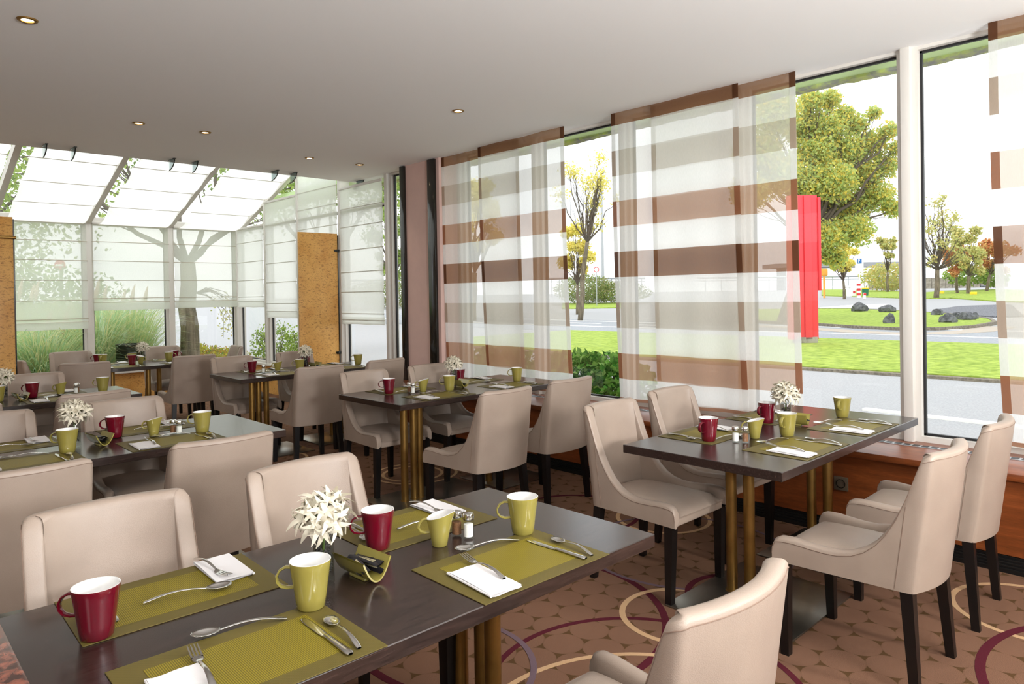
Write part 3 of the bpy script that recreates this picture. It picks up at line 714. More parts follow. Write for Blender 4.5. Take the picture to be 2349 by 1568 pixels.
# ------------------------------------------------------------------ tables
TH = .75
def table(name, label, xc, yc, L, Wd, cols, plates, rounded=False):
    r = thing(name, label, 'table', (xc, yc, 0), 0, 'dark wood dining tables')
    if rounded:
        pts = []
        for k in range(48):
            a = 2 * PI * k / 48; rr = Wd / 2; cx = (L / 2 - rr) * (1 if math.cos(a) > 0 else -1)
            pts.append((cx + rr * math.cos(a), rr * math.sin(a)))
        prof = ((.97, TH - .040), (1, TH - .036), (1, TH - .003), (.996, TH))
        rows = [[(x * s, y * s, z) for x, y in pts] for s, z in prof]
        m = MB().grid(rows, cu=True); m.f.append(tuple(range(48))[::-1]); m.f.append(tuple(3 * 48 + k for k in range(48))); m.obj('tabletop', M['wenge'], r, angle=25)
    else: MB().rbox(-L / 2, -Wd / 2, TH - .040, L / 2, Wd / 2, TH, .0022, 1).obj('tabletop', M['wenge'], r, smooth=False)
    for x, y in cols:
        c = MB().lathe([(.027, .012), (.027, TH - .042)], 20, (x - xc, y - yc, 0)).obj('column', M['brass'], r)
        MB().lathe([(.033, .008), (.033, .014), (.027, .015)], 20, (x - xc, y - yc, 0)).obj('collar', M['brass'], c)
    for x0, y0, x1, y1 in plates: MB().rbox(x0 - xc, y0 - yc, 0.001, x1 - xc, y1 - yc, .010, .002).obj('base_plate', M['plate'], r)
    return r
table('dining_table', 'dark wood dining table in the foreground', .978, 1.672, 1.684, .776, [(1.52, 1.88), (1.55, 1.80), (1.50, 1.69), (.45, 1.72), (.45, 1.62)], [(1.10, 1.46, 1.74, 2.0), (.1, 1.4, .85, 1.95)])
table('dining_table', 'dark wood dining table beside the uncovered window', 3.64, 1.745, 1.70, .812, [(3.20, 1.80), (3.20, 1.705), (4.12, 1.80), (4.12, 1.705)], [(2.832, 1.36, 3.57, 1.95), (3.74, 1.40, 4.36, 1.95)])
table('dining_table', 'dark wood dining table in the centre beside the striped curtains', 3.63, 4.46, 1.70, .83, [(2.96, 4.27), (3.045, 4.27), (3.10, 4.275), (3.754, 4.24), (3.864, 4.22)], [(2.755, 3.99, 3.62, 4.52), (3.66, 3.98, 4.2, 4.5)])
table('dining_table', 'dark wood dining table at left with a flower vase and black sachets', .985, 4.215, 1.69, .82, [(.45, 4.25), (.45, 4.15), (1.45, 4.25), (1.45, 4.15)], [(.1, 3.9, .85, 4.5), (1.05, 3.9, 1.7, 4.5)])
table('dining_table', 'dark wood dining table in front of the right cork panel', 3.52, 6.86, 1.68, .77, [(2.86, 6.66), (2.93, 6.67), (2.99, 6.63), (3.85, 6.9), (3.95, 6.9)], [(2.62, 6.35, 3.35, 6.95), (3.5, 6.5, 4.2, 7.1)])
table('dining_table', 'dark wood dining table farthest left behind the flower vase table', .905, 6.56, 1.70, .74, [(.45, 6.6), (.45, 6.5), (1.45, 6.6), (1.45, 6.5)], [(.1, 6.3, .85, 6.85), (1.05, 6.3, 1.7, 6.85)])
table('oval_table', 'dark wood table with rounded ends by the far windows', 2.62, 9.11, 1.62, .88, [(2.25, 9.05), (2.62, 9.0), (2.74, 9.0)], [(2.1, 8.8, 2.9, 9.3)], True)

# ------------------------------------------------------------------ tableware prototypes
def build_mug(glaze, name):
    def b():
        r = thing(name, '', 'mug')
        prof = [(0, .004), (.026, .004), (.030, 0), (.034, .004), (.0375, .03), (.043, .07), (.0475, .10), (.0495, .113), (.0492, .115)]
        MB().lathe(prof, 32).obj('body', M[glaze], r)
        MB().lathe([(.0492, .115), (.0472, .1152), (.0458, .112), (.0415, .075), (.036, .035), (.030, .012), (0, .010)], 32).obj('lining', M['white'], r)
        pts = [(-.044, 0, .098), (-.058, 0, .099), (-.072, 0, .092), (-.080, 0, .078), (-.079, 0, .064), (-.070, 0, .053), (-.055, 0, .049), (-.039, 0, .050)]
        rows = []
        for i, p in enumerate(pts):
            a = Vector(pts[min(i + 1, 7)]) - Vector(pts[max(i - 1, 0)]); nn = Vector((-a.z, 0, a.x)).normalized(); w = .0085; t = .0035
            rows.append([(p[0] + nn.x * t * math.cos(q), w * math.sin(q), p[2] + nn.z * t * math.cos(q)) for q in [2 * PI * k / 10 for k in range(10)]])
        MB().grid(rows, cu=True).obj('handle', M[glaze], r)
        return r
    return b
mug_red = Proto(build_mug('burg', 'mug')); mug_lime = Proto(build_mug('lime', 'mug'))
def build_creamer():
    r = thing('creamer', '', 'jug')
    def rim(a, rr, z, f):
        sp = max(0, math.cos(a)) ** 8 * .010 * f
        return ((rr + sp) * math.cos(a), rr * math.sin(a), z + .010 * f * math.cos(a))
    n = 32
    pr = [(.021, 0, 0), (.024, .003, 0), (.028, .03, .1), (.0335, .065, .4), (.0375, .086, .9), (.0385, .092, 1)]
    rows = [[rim(2 * PI * k / n, a, z, f) for k in range(n)] for a, z, f in pr]
    m = MB().grid(rows, cu=True); m.f.append(tuple(range(n))); m.obj('body', M['lime'], r)
    pr = [(.0385, .092, 1), (.0365, .0925, 1), (.035, .088, .9), (.031, .065, .4), (.025, .02, 0), (.002, .012, 0)]
    MB().grid([[rim(2 * PI * k / n, a, z, f) for k in range(n)] for a, z, f in pr], cu=True).obj('lining', M['white'], r)
    pts = [(-.036, 0, .079), (-.048, 0, .079), (-.059, 0, .069), (-.063, 0, .055), (-.056, 0, .043), (-.043, 0, .039), (-.030, 0, .040)]
    MB().tube(pts, [.0045, .0045, .0045, .0045, .0045, .0045, .0045], 8).obj('handle', M['lime'], r)
    return r
creamer = Proto(build_creamer)
def build_shaker(fill, name):
    def b():
        r = thing(name, '', 'shaker'); n = 12
        rows = [[(rr * (1 + .03 * (k % 2)) * math.cos(2 * PI * k / n), rr * (1 + .03 * (k % 2)) * math.sin(2 * PI * k / n), z) for k in range(n)] for rr, z in ((.0165, 0), (.018, .004), (.0178, .05), (.0165, .060))]
        m = MB().grid(rows, cu=True); m.f.append(tuple(range(n))); m.obj('glass_body', M['clear'], r, smooth=False)
        m = MB().lathe([(0, .0065), (.0145, .0065), (.0145, .044), (0, .048)], 12); m.obj('contents', M[fill], r)
        MB().lathe([(.0172, .058), (.018, .060), (.018, .070), (.0155, .0765), (.008, .079), (0, .0795)], 20).obj('cap', M['chrome'], r)
        return r
    return b
salt = Proto(build_shaker('salt', 'salt_shaker')); pepper = Proto(build_shaker('pepper', 'pepper_shaker'))
def build_bowl():
    r = thing('sachet_bowl', '', 'bowl'); n = 16
    def prof(y, off):
        pts = []
        for k in range(n + 1):
            u = -1 + 2 * k / n; x = (.045 - off) * u; z = .056 * abs(u) ** 2.1 + off * (1 if abs(u) < .9 else .4)
            pts.append((x, y, z + .004))
        return pts
    k = .07
    rows = [prof(-k, 0), prof(-k * .5, -.0015), prof(k * .5, -.0015), prof(k, 0)]
    inn = [prof(k - .0, .004), prof(0, .004), prof(-k + .0, .004)]
    m = MB().grid(rows + inn, cv=True); m.obj('trough', M['lime'], r, angle=50)
    MB().rbox(-.016, -.035, 0, .016, .035, .008, .002).obj('foot', M['lime'], r)
    return r
bowl = Proto(build_bowl)
def build_sachet():
    r = thing('sachet', '', 'sachet')
    rows = []
    for i in range(9):
        v = i / 8; w = .0105 * (1 if .06 < v < .94 else 1.05); t = .0042 * math.sin(PI * min(max(v, .04), .96)) ** .5
        rows.append([((.5 - v) * .105, w * math.cos(a), t * math.sin(a)) for a in [2 * PI * k / 10 for k in range(10)]])
    MB().grid(rows, cu=True).obj('wrapper', M['sachet'], r)
    MB().box(-.03, -.0022, .0038, .02, .0022, .0044).obj('printed_line', M['gold'], r, smooth=False)
    return r
sachet = Proto(build_sachet)
def build_vase():
    r = thing('flower_vase', '', 'vase')
    MB().lathe([(0, 0), (.026, 0), (.0285, .004), (.0285, .128), (.0275, .130), (.0265, .128), (.0258, .02), (0, .018)], 28).obj('glass', M['smoke'], r)
    m = MB()
    for k in range(60):
        a = random.uniform(0, 2 * PI); q = .020 * math.sqrt(random.random()); z = .024 + .075 * random.random(); s = .006
        oc = [(1, 0, 0), (-1, 0, 0), (0, 1, 0), (0, -1, 0), (0, 0, 1), (0, 0, -1)]
        m.add([(q * math.cos(a) + s * x * random.uniform(.7, 1.2), q * math.sin(a) + s * y * random.uniform(.7, 1.2), z + s * zz) for x, y, zz in oc], [(0, 2, 4), (2, 1, 4), (1, 3, 4), (3, 0, 4), (2, 0, 5), (1, 2, 5), (3, 1, 5), (0, 3, 5)])
    o = m.obj('pebbles', M['pebble'], r); o['kind'] = 'stuff'
    return r
vase = Proto(build_vase)
def floret_mesh(seed):
    rd = random.Random(seed); m = MB()
    for k in range(6):
        a = 2 * PI * k / 6 + rd.uniform(-.15, .15); Lp = .043 * rd.uniform(.85, 1.15); op = rd.uniform(.75, 1.15); tw = rd.uniform(-.4, .4)
        rows = []
        for i in range(7):
            v = i / 6; w = .0072 * math.sin(PI * (.12 + .86 * v)) ** .8
            rr = Lp * (.12 * v + .85 * op * v ** 2.3); z = Lp * (1.0 * v - .38 * op * v ** 3.2)
            c = Vector((math.cos(a), math.sin(a), 0)); t = Vector((-math.sin(a), math.cos(a), 0)); up = Vector((0, 0, 1))
            p = c * rr + up * z; sd = (t * math.cos(tw * v) + up * math.sin(tw * v)) * w
            rows.append([p - sd + c * .0016, p, p + sd + c * .0016])
        m.grid(rows)
    return m.mesh('floret', M['petal'], True, 180)
FL = [floret_mesh(i) for i in range(4)]
def flower_variant(seed, nf=30):
    def b():
        rd = random.Random(seed); r = thing('cut_flower', '', 'flower')
        MB().tube([(0, 0, -.10), (.002, .001, -.05), (.001, 0, 0)], .0035, 8).obj('stem', M['stem'], r)
        sk_ = MB(); ga = PI * (3 - math.sqrt(5))
        for k in range(nf):
            t = (k + .5) / nf; cz = 1 - 1.25 * t; a = ga * k + rd.uniform(-.2, .2); q = math.sqrt(max(0, 1 - cz * cz))
            d = Vector((q * math.cos(a), q * math.sin(a), cz)).normalized(); ln = .042 * rd.uniform(.8, 1.15)
            d2 = (d + Vector((0, 0, -.35 if cz < .2 else .1)) + Vector((rd.uniform(-.2, .2), rd.uniform(-.2, .2), rd.uniform(-.2, .2)))).normalized()
            tip = d * ln
            sk_.tube([(0, 0, -.004), tuple(d * ln * .5 + Vector((0, 0, .004))), tuple(tip)], .0012, 5)
            f = mo('floret', FL[k % 4], r, tip); f.rotation_euler = d2.to_track_quat('Z', 'Y').to_euler(); s = rd.uniform(.85, 1.12); f.scale = (s, s, s)
        o = sk_.obj('stalks', M['stem'], r); o['kind'] = 'stuff'
        return r
    return b
flower = Proto(flower_variant(3))
def build_mat():
    r = thing('placemat', '', 'placemat'); a, b = .235, .155
    MB().rbox(-a, -b, 0, a, b, .0022, .0006, 1).obj('woven_border', M['matb'], r)
    MB().box(-a + .058, -b + .048, .0022, a - .058, b - .048, .0027).obj('woven_center', M['matc'], r, smooth=False)
    return r
pmat = Proto(build_mat)
def build_napkin():
    r = thing('napkin', '', 'napkin')
    nx, ny = 8, 12
    def lay(z, s):
        m = MB(); top = [[(-.049 * s + .098 * s * i / nx, -.0975 * s + .195 * s * j / ny, z + .0012 * math.sin(i * .9 + j * .3 + z * 900) + (.002 if i in (0, nx) else 0)) for i in range(nx + 1)] for j in range(ny + 1)]
        m.grid(top); m.grid([[(x, y, zz - .0018) for x, y, zz in row] for row in top]); return m
    m = lay(.0035, 1.); m2 = lay(.0065, .985); m.v2 = None
    mm = MB(); mm.add(m.v, m.f); mm.add(m2.v, m2.f); mm.obj('folded_sheet', M['napkin'], r, angle=180)
    MB().tube([(-.049, y, .0048) for y in (-.097, 0, .097)], .0032, 8).obj('folded_edge', M['napkin'], r)
    return r
napkin = Proto(build_napkin)
def blade(rows): return rows
def ell(x, hw, hz, z, n=10, dish=0): return [(x, hw * math.cos(2 * PI * k / n), z + hz * math.sin(2 * PI * k / n)) for k in range(n)]
def handle_rows(x0, x1, w0, w1, z0, z1):
    out = []
    for i in range(9):
        v = i / 8; w = w0 + (w1 - w0) * v ** 1.5; 
        if i == 8: w *= .7
        out.append(ell(x0 + (x1 - x0) * v, w, .0015 + .0006 * v, z0 + (z1 - z0) * v + .010 * math.sin(PI * v)))
    return out
def build_spoon(L, bw, name):
    def b():
        r = thing(name, '', 'spoon'); bl = L * .31; x0 = -L / 2
        m = MB(); nu, nv = 14, 6
        top = []; 
        for j in range(nv + 1):
            q = j / nv
            top.append([(x0 + bl / 2 + bl / 2 * q * math.cos(2 * PI * k / nu), bw * q * math.sin(2 * PI * k / nu) * (1 - .12 * math.cos(2 * PI * k / nu)), .0015 + .007 * q * q) for k in range(nu)])
        m.grid(top, cu=True); m.grid([[(x, y, z - .0012) for x, y, z in row] for row in top], cu=True); m.grid([top[-1], [(x, y, z - .0012) for x, y, z in top[-1]]], cu=True)
        m.obj('bowl', M['steel'], r, angle=180)
        MB().grid(handle_rows(x0 + bl - .006, L / 2, .0028, .0078, .006, .003), cu=True).obj('handle', M['steel'], r, angle=180)
        return r
    return b
spoon = Proto(build_spoon(.205, .021, 'spoon')); tsp = Proto(build_spoon(.178, .017, 'teaspoon'))
def build_fork():
    r = thing('fork', '', 'fork'); L = .205; x0 = -L / 2
    m = MB()
    m.grid([ell(x0 + .045, .0118, .0011, .0035), ell(x0 + .055, .0122, .0011, .0025), ell(x0 + .066, .0095, .0013, .003), ell(x0 + .074, .004, .0015, .005)], cu=True)
    m.obj('neck', M['steel'], r, angle=180)
    for k in range(4):
        y = -.0099 + .0066 * k
        MB().grid([[(x, y + (a[0]) * w, z + a[1] * .0009) for a in ((-1, -1), (1, -1), (1, 1), (-1, 1))] for x, w, z in ((x0, .0009, .0095), (x0 + .015, .0015, .007), (x0 + .032, .0018, .0045), (x0 + .048, .0021, .0035))], cu=True).obj('tine', M['steel'], r)
    MB().grid(handle_rows(x0 + .072, L / 2, .0032, .0085, .005, .003), cu=True).obj('handle', M['steel'], r, angle=180)
    return r
fork = Proto(build_fork)
def build_knife():
    r = thing('knife', '', 'knife'); L = .228; x0 = -L / 2
    MB().grid([ell(x0 + x, w, .0009, .0015 + .0005) for x, w in ((0, .002), (.006, .0065), (.02, .0092), (.06, .0096), (.10, .009), (.118, .0065))], cu=True).obj('blade', M['steel'], r, angle=180)
    MB().grid([ell(x0 + x, w, t, .0035) for x, w, t in ((.112, .0055, .002), (.12, .0068, .0035), (.16, .0075, .0036), (.205, .0095, .0036), (.222, .0095, .0034), (.228, .006, .0025))], cu=True).obj('handle', M['steel'], r, angle=180)
    return r
knife = Proto(build_knife)

MT = TH + .0005
def rot(v, a): return (v[0] * math.cos(a) - v[1] * math.sin(a), v[0] * math.sin(a) + v[1] * math.cos(a))
def place(cx, cy, ang, mug, where, T, opts=()):
    """one cover; ang 0 = guest sits on the camera side"""
    a = R_(ang); J = lambda s: random.uniform(-s, s)
    def put(proto, lx, ly, lz, lang, name, group):
        x, y = rot((lx, ly), a); return proto((cx + x, cy + y, lz), a + R_(lang), name, group)
    zm = MT + .0028
    put(pmat, 0, 0, MT, J(1), f'olive woven placemat at the {where} place of {T}', 'olive woven placemats')
    if 'p1' in opts:
        put(napkin, -.148, -.062, zm, J(3) - 4, f'white folded napkin at the {where} place of {T}', 'white paper napkins')
        put(spoon, -.02, .05, zm + .004, -17 + 4, f'steel spoon resting against the fork at the {where} place of {T}', 'table spoons')
        put(fork, -.122, -.075, zm + .0075, -86, f'steel fork on the napkin at the {where} place of {T}', 'table forks')
    else:
        put(napkin, -.146 + J(.004), -.048 + J(.006), zm, J(4) - 1, f'white folded napkin at the {where} place of {T}', 'white paper napkins')
        put(spoon, .03 + J(.01), .142 + J(.004), zm, -17.5 + J(3), f'steel spoon across the top of the {where} place of {T}', 'table spoons')
        put(fork, -.098 + J(.006), .012 + J(.006), zm + .0068, -98 + J(3), f'steel fork on the napkin at the {where} place of {T}', 'table forks')
    put(knife, .153 + J(.004), -.03 + J(.006), zm, -90 + J(2.5), f'steel knife at the {where} place of {T}', 'table knives')
    put(tsp, .191 + J(.004), -.042 + J(.006), zm, -96 + J(3), f'steel teaspoon beside the knife at the {where} place of {T}', 'teaspoons')
    if mug:
        lx, ly, mx, mr = mug
        pr, cn = (mug_red, 'burgundy') if mx == 'r' else (mug_lime, 'lime green')
        x, y = rot((lx, ly), a)
        return pr((cx + x, cy + y, MT + .0026), R_(mr), f'{cn} mug at the {where} place of {T}', 'coloured coffee mugs')
MH = -40    # handles point to camera left
ORD = ['topmost', 'second from the top', 'third from the top', 'fourth from the top', 'fifth from the top', 'sixth from the top', 'seventh from the top', 'eighth from the top', 'at the bottom']
def extras(T, cr, sh, bw, vs, nsach=7, mr=-40, fl=True, frot=0):
    if cr: creamer((cr[0], cr[1], MT), R_(mr), f'lime green cream jug on {T}', 'lime cream jugs')
    if sh:
        pepper((sh[0], sh[1], MT), .3, f'pepper shaker with chrome cap on {T}', 'pepper shakers'); salt((sh[2], sh[3], MT), 1., f'salt shaker with chrome cap on {T}', 'salt shakers')
    if bw:
        x, y, ar = bw; bowl((x, y, MT), R_(ar), f'lime green trough bowl of black sachets on {T}', 'lime sachet bowls')
        rd = random.Random(int(x * 1000))
        for k in range(nsach):
            lx, ly = rot(((-.016, .002, .017)[k % 3] + rd.uniform(-.003, .003), rd.uniform(-.022, .022)), R_(ar))
            s = sachet((x + lx, y + ly, MT + .026 + .0085 * (k // 3) + .003 * (k % 2)), R_(ar + 90 + rd.uniform(-16, 16)), f'black sugar sachet in the bowl on {T}, {ORD[nsach - 1 - k]}', f'black sachets in the bowl on {T}')
            s.rotation_euler.x = rd.uniform(-.7, .7); s.rotation_euler.y = rd.uniform(-.12, .12)
    if vs:
        vase((vs[0], vs[1], MT), rd_ := random.uniform(0, 6), f'smoked glass vase with pebbles on {T}', 'smoked glass vases')
        if fl: flower((vs[0], vs[1], MT + .168), R_(frot), f'white agapanthus flower in the vase on {T}', 'white agapanthus flowers')
T1, T2, T3, T4, T5, T6, T7 = 'the foreground table', 'the left middle table', 'the centre table', 'the uncovered window table', 'the cork panel table', 'the far left table', 'the round-ended table'
# foreground
place(.605, 1.44, 0, (.207, .134, 'l', MH), 'near left', T1)
place(1.352, 1.433, 0, (.187, .149, 'l', MH), 'near right', T1)
place(.604, 1.902, 180, (.203, .122, 'r', MH), 'far left', T1, ('p1',))
place(1.352, 1.908, 180, (.205, .110, 'r', MH + 10), 'far right', T1, ('p1',))
extras(T1, (1.293, 1.689), (1.383, 1.718, 1.394, 1.674), (1.0, 1.65, 4), (.906, 1.684), 9, MH)
# uncovered window
place(3.29, 1.505, 0, (.225, .152, 'l', 4), 'near left', T4)
place(3.985, 1.508, 0, (.25, .155, 'l', 6), 'near right', T4)
place(3.30, 1.98, 180, (.163, .097, 'r', -2), 'far left', T4)
place(3.98, 1.985, 180, (.202, .089, 'r', -10), 'far right', T4)
extras(T4, (3.356, 1.751), (3.228, 1.735, 3.207, 1.775), (3.83, 1.76, 10), (3.775, 1.785), 4, -60, frot=40)
# centre
place(3.245, 4.215, 0, (.224, .155, 'l', MH), 'near left', T3)
place(4.0, 4.23, 0, (.22, .15, 'l', MH), 'near right', T3)
place(3.235, 4.70, 180, (.185, .112, 'r', MH), 'far left', T3)
place(3.99, 4.705, 180, (.16, .02, 'r', MH), 'far right', T3)
extras(T3, (3.293, 4.48), (3.195, 4.525, 3.182, 4.459), (3.66, 4.47, -2), (3.70, 4.60), 4, MH, frot=90)
# left middle
place(.60, 3.972, 0, (.203, .087, 'l', MH), 'near left', T2)
place(1.268, 3.972, 0, (.2, .12, 'l', MH), 'near right', T2)
place(.605, 4.46, 180, None, 'far left', T2, ('p1',))
place(1.288, 4.46, 180, (.209, .155, 'r', MH), 'far right', T2, ('p1',))
extras(T2, (1.245, 4.202), (1.342, 4.185, 1.36, 4.14), (.968, 4.155, 8), (.865, 4.20), 7, MH, frot=140)
# cork panel
place(3.17, 6.64, 0, (.249, .13, 'l', MH), 'near left', T5)
place(3.87, 6.64, 0, (.26, .17, 'l', MH), 'near right', T5)
place(3.17, 7.07, 180, (.16, .08, 'r', MH), 'far left', T5)
place(3.87, 7.07, 180, (.22, -.02, 'r', MH), 'far right', T5)
extras(T5, (3.244, 6.91), (3.10, 6.92, 3.075, 6.87), (3.66, 6.90, 0), (3.60, 6.99), 4, MH, frot=200)
# far left
place(1.22, 6.36, 0, (.344, .22, 'l', MH), 'near right', T6)
place(.52, 6.36, 0, (.33, .20, 'l', MH), 'near left', T6)
place(1.22, 6.77, 180, (.143, .16, 'r', MH), 'far right', T6)
extras(T6, (1.274, 6.64), (1.40, 6.68, 1.38, 6.63), (.985, 6.50, 6), (.90, 6.66), 6, MH, frot=250)
# round-ended
place(2.28, 8.86, 0, (.165, .13, 'r', 140), 'near left', T7)
place(2.98, 8.86, 0, (-.10, .22, 'l', 150), 'near right', T7)
place(2.30, 9.37, 180, (.06, -.03, 'l', 60), 'far left', T7)
place(3.0, 9.37, 180, (-.03, .04, 'r', 140), 'far right', T7)
creamer((2.57, 9.10, MT), R_(130), 'lime green cream jug on the round-ended table', 'lime cream jugs')
mug_lime((2.55, 9.36, MT), R_(MH), 'lime green mug beside the vase on the round-ended table', 'coloured coffee mugs')
mug_red((2.20, 9.46, MT + .0026), R_(MH), 'burgundy mug at the left end of the round-ended table', 'coloured coffee mugs')
vase((2.67, 9.36, MT), 0, 'smoked glass vase with pebbles on the round-ended table', 'smoked glass vases')
flower((2.67, 9.36, MT + .168), 2., 'white agapanthus flower in the vase on the round-ended table', 'white agapanthus flowers')

# ------------------------------------------------------------------ outdoors: ground
def terrain():
    m = MB(); rs = [3, 8, 14, 20, 27, 34, 40, 45, 52, 60, 66, 72, 80, 90, 105, 120, 170, 300]; angs = [R_(-35 + 2.5 * i) for i in range(71)]
    rows = [[(r * math.cos(a) , r * math.sin(a), ground_h(r * math.cos(a), r * math.sin(a)) - .02) for a in angs] for r in rs]
    return m.grid(rows)
gd = terrain().obj('ground', M['asphalt'], angle=180); struct(gd)
def patch(name, poly, mat, h, base, label=None, cat=None, kind=None, sub=6):
    """poly: world xy outline; a raised slab with its own edge following the terrain"""
    me = bmesh.new(); vs = [me.verts.new((x, y, 0)) for x, y in poly]; me.faces.new(vs)
    for v in me.verts: pass
    bmesh.ops.triangulate(me, faces=me.faces[:]); bmesh.ops.subdivide_edges(me, edges=me.edges[:], cuts=sub, use_grid_fill=True)
    for v in me.verts: v.co.z = ground_h(v.co.x, v.co.y) + h
    ex = bmesh.ops.extrude_face_region(me, geom=me.faces[:]); 
    for g in ex['geom']:
        if isinstance(g, bmesh.types.BMVert): g.co.z -= h + .04
    bmesh.ops.recalc_face_normals(me, faces=me.faces)
    d = bpy.data.meshes.new(name); me.to_mesh(d); me.free(); d.materials.append(mat)
    o = mo(name, d, base)
    if kind: o['kind'] = kind
    if label: tag(o, label, cat)
    return o
def gp(pts): return [onground(x, y).xy[:] for x, y in pts]
lawn = patch('lawn', [(14.4, -20), (23.2, -20), (22.6, 9), (22.4, 20), (14.2, 20), (14.0, 12), (14.2, 5)], M['grass'], .05, None, kind='structure')
patch('lawn_kerb', [(14.15, -20), (14.4, -20), (14.22, 5), (14.02, 12), (14.2, 20), (13.95, 20), (13.8, 12), (14.0, 5)], M['kerb'], .03, None, kind='structure')
patch('roadway', [(23.3, -20), (31.4, -20), (31.0, 45), (22.6, 45), (22.8, 9)], M['road'], .004, None, kind='structure')
for x0 in (25.9, 30.0):
    patch('road_line', [(x0, -20), (x0 + .22, -20), (x0 + .1, 45), (x0 - .12, 45)], M['paint'], .012, None, kind='structure')
for y in (16, 19.5, 23): patch('road_line', [(28.0, y), (28.25, y), (28.2, y + 2.2), (27.95, y + 2.2)], M['paint'], .012, None, kind='structure')
patch('parking_line', [(9.62, 1.2), (9.75, 1.2), (9.95, 3.6), (9.82, 3.6)], M['paint'], .006, None, kind='structure')
isl = gp([(1700, 738), (1880, 747), (1960, 753), (2060, 757.5), (2150, 757.5), (2235, 752.5), (2283, 743), (2270, 735), (2180, 723), (2070, 716), (1960, 711), (1876, 711), (1700, 712)])
patch('grass_island', isl, M['grass'], .10, None, kind='structure', sub=3)
def ribbon(name, pts, w, h, mat):
    m = MB(); P = [Vector((x, y)) for x, y in pts]; rows = []
    for k, p in enumerate(P):
        d = (P[min(k + 1, len(P) - 1)] - P[max(k - 1, 0)]).normalized(); nn = Vector((-d.y, d.x)) * w / 2; z = ground_h(p.x, p.y)
        rows.append([(p.x - nn.x, p.y - nn.y, z - .05), (p.x - nn.x, p.y - nn.y, z + h), (p.x + nn.x, p.y + nn.y, z + h), (p.x + nn.x, p.y + nn.y, z - .05)])
    o = m.grid(rows).obj(name, mat, None, smooth=False); o['kind'] = 'structure'; return o
ribbon('island_kerb', isl[:-1], .16, .12, M['kerb'])
patch('gravel_bed', gp([(2140, 712), (2200, 703), (2320, 699), (2349, 726), (2280, 727), (2190, 722)]), M['gravel'], .05, None, kind='structure', sub=3)
patch('far_lawn', gp([(2070, 686), (2180, 684), (2300, 692), (2420, 697), (2420, 668), (2280, 664), (2160, 668), (2070, 676)]), M['grass'], .06, None, kind='structure', sub=3)
patch('verge', gp([(1885, 678), (2075, 684), (2075, 670), (1885, 664)]), M['lf_hedge'] if False else M['grass'], .05, None, kind='structure', sub=3)
patch('road_arrow', gp([(1880, 705), (1960, 699), (2040, 697), (2015, 702), (2030, 707), (1990, 705)]), M['paint'], .012, None, kind='structure', sub=2)
patch('left_verge', gp([(1290, 708), (1430, 706), (1430, 695), (1290, 696)]), M['grass'], .06, None, kind='structure', sub=3)
patch('planting_bed', [(5.3, 3.6), (7.6, 3.6), (8.8, 7.5), (8.0, 20), (-6, 20), (-6, 12.2), (5.3, 12.2)], M['soil'], .04, None, kind='structure', sub=3)
ribbon('leaf_litter', gp([(1700, 746), (1880, 755), (1960, 761), (2060, 765), (2150, 765), (2240, 759.5), (2292, 749)]), 1.1, .016, mat_two('leaf_litter', (172, 168, 160), (204, 150, 104), 30, .9, .52, .66))

# ------------------------------------------------------------------ outdoors: plants
def leaf_quads(m, p, s, rd, up=None):
    a = Vector((rd.gauss(0, 1), rd.gauss(0, 1), rd.gauss(0, 1))).normalized(); b = a.orthogonal().normalized(); c = a.cross(b); t = rd.uniform(0, 6.28); b, c = b * math.cos(t) + c * math.sin(t), c * math.cos(t) - b * math.sin(t)
    L = s * rd.uniform(.7, 1.3); w = L * .62
    o = len(m.v); m.v += [tuple(p - b * L * .5), tuple(p + c * w * .5 + a * L * .08), tuple(p + b * L * .5), tuple(p - c * w * .5 + a * L * .08)]; m.f.append((o, o + 1, o + 2, o + 3))
def crown(blobs, n, size, seed, shell=.55):
    rd = random.Random(seed); m = MB(); tot = sum(r ** 2 for _, r in blobs)
    for c, r in blobs:
        k = int(n * r * r / tot)
        for _ in range(k):
            d = Vector((rd.gauss(0, 1), rd.gauss(0, 1), rd.gauss(0, .85))).normalized(); q = r * (shell + (1 - shell) * rd.random()) * rd.uniform(.8, 1.05)
            leaf_quads(m, c + d * q, size, rd)
    return m
def limb(m, a, b, r0, r1, seed, sag=.08):
    rd = random.Random(seed); a = Vector(a); b = Vector(b); L = (b - a).length; pts = []; rr = []
    for i in range(7):
        v = i / 6; j = Vector((rd.uniform(-1, 1), rd.uniform(-1, 1), rd.uniform(-1, 1))) * L * sag * math.sin(PI * v) * .6
        pts.append(a + (b - a) * v + j); rr.append(r0 + (r1 - r0) * v)
    m.tube(pts, rr, 7); return pts
def tree(name, label, base, blobs, leafmat, n, size, r0, seed, fork=.45, group=None, shell=.5, extra=10):
    rd = random.Random(seed); base = Vector(base); t = thing(name, label, 'tree', base, 0, group)
    bl = [(Vector(c) - base, r) for c, r in blobs]; cen = sum((c for c, r in bl), Vector()) / len(bl)
    top = Vector((cen.x, cen.y, cen.z)); fk = top * fork
    m = MB(); limb(m, (0, 0, -.1), fk, r0, r0 * .72, seed, .03); m.obj('trunk', M['bark'], t, angle=180)
    b = MB()
    for c, r in bl:
        pts = limb(b, fk, c, r0 * .30, r0 * .07, rd.random())
        for k in range(extra):
            d = Vector((rd.gauss(0, 1), rd.gauss(0, 1), rd.gauss(.25, .8))).normalized(); limb(b, pts[rd.randint(2, 6)], c + d * r * rd.uniform(.5, 1.), r0 * .07, r0 * .015, rd.random())
    o = b.obj('branches', M['twig'], t, angle=180); o['kind'] = 'stuff'
    if n:
        o = crown(bl, n, size, seed, shell).obj('foliage', leafmat, t, raw=True); o['kind'] = 'stuff'
    return t
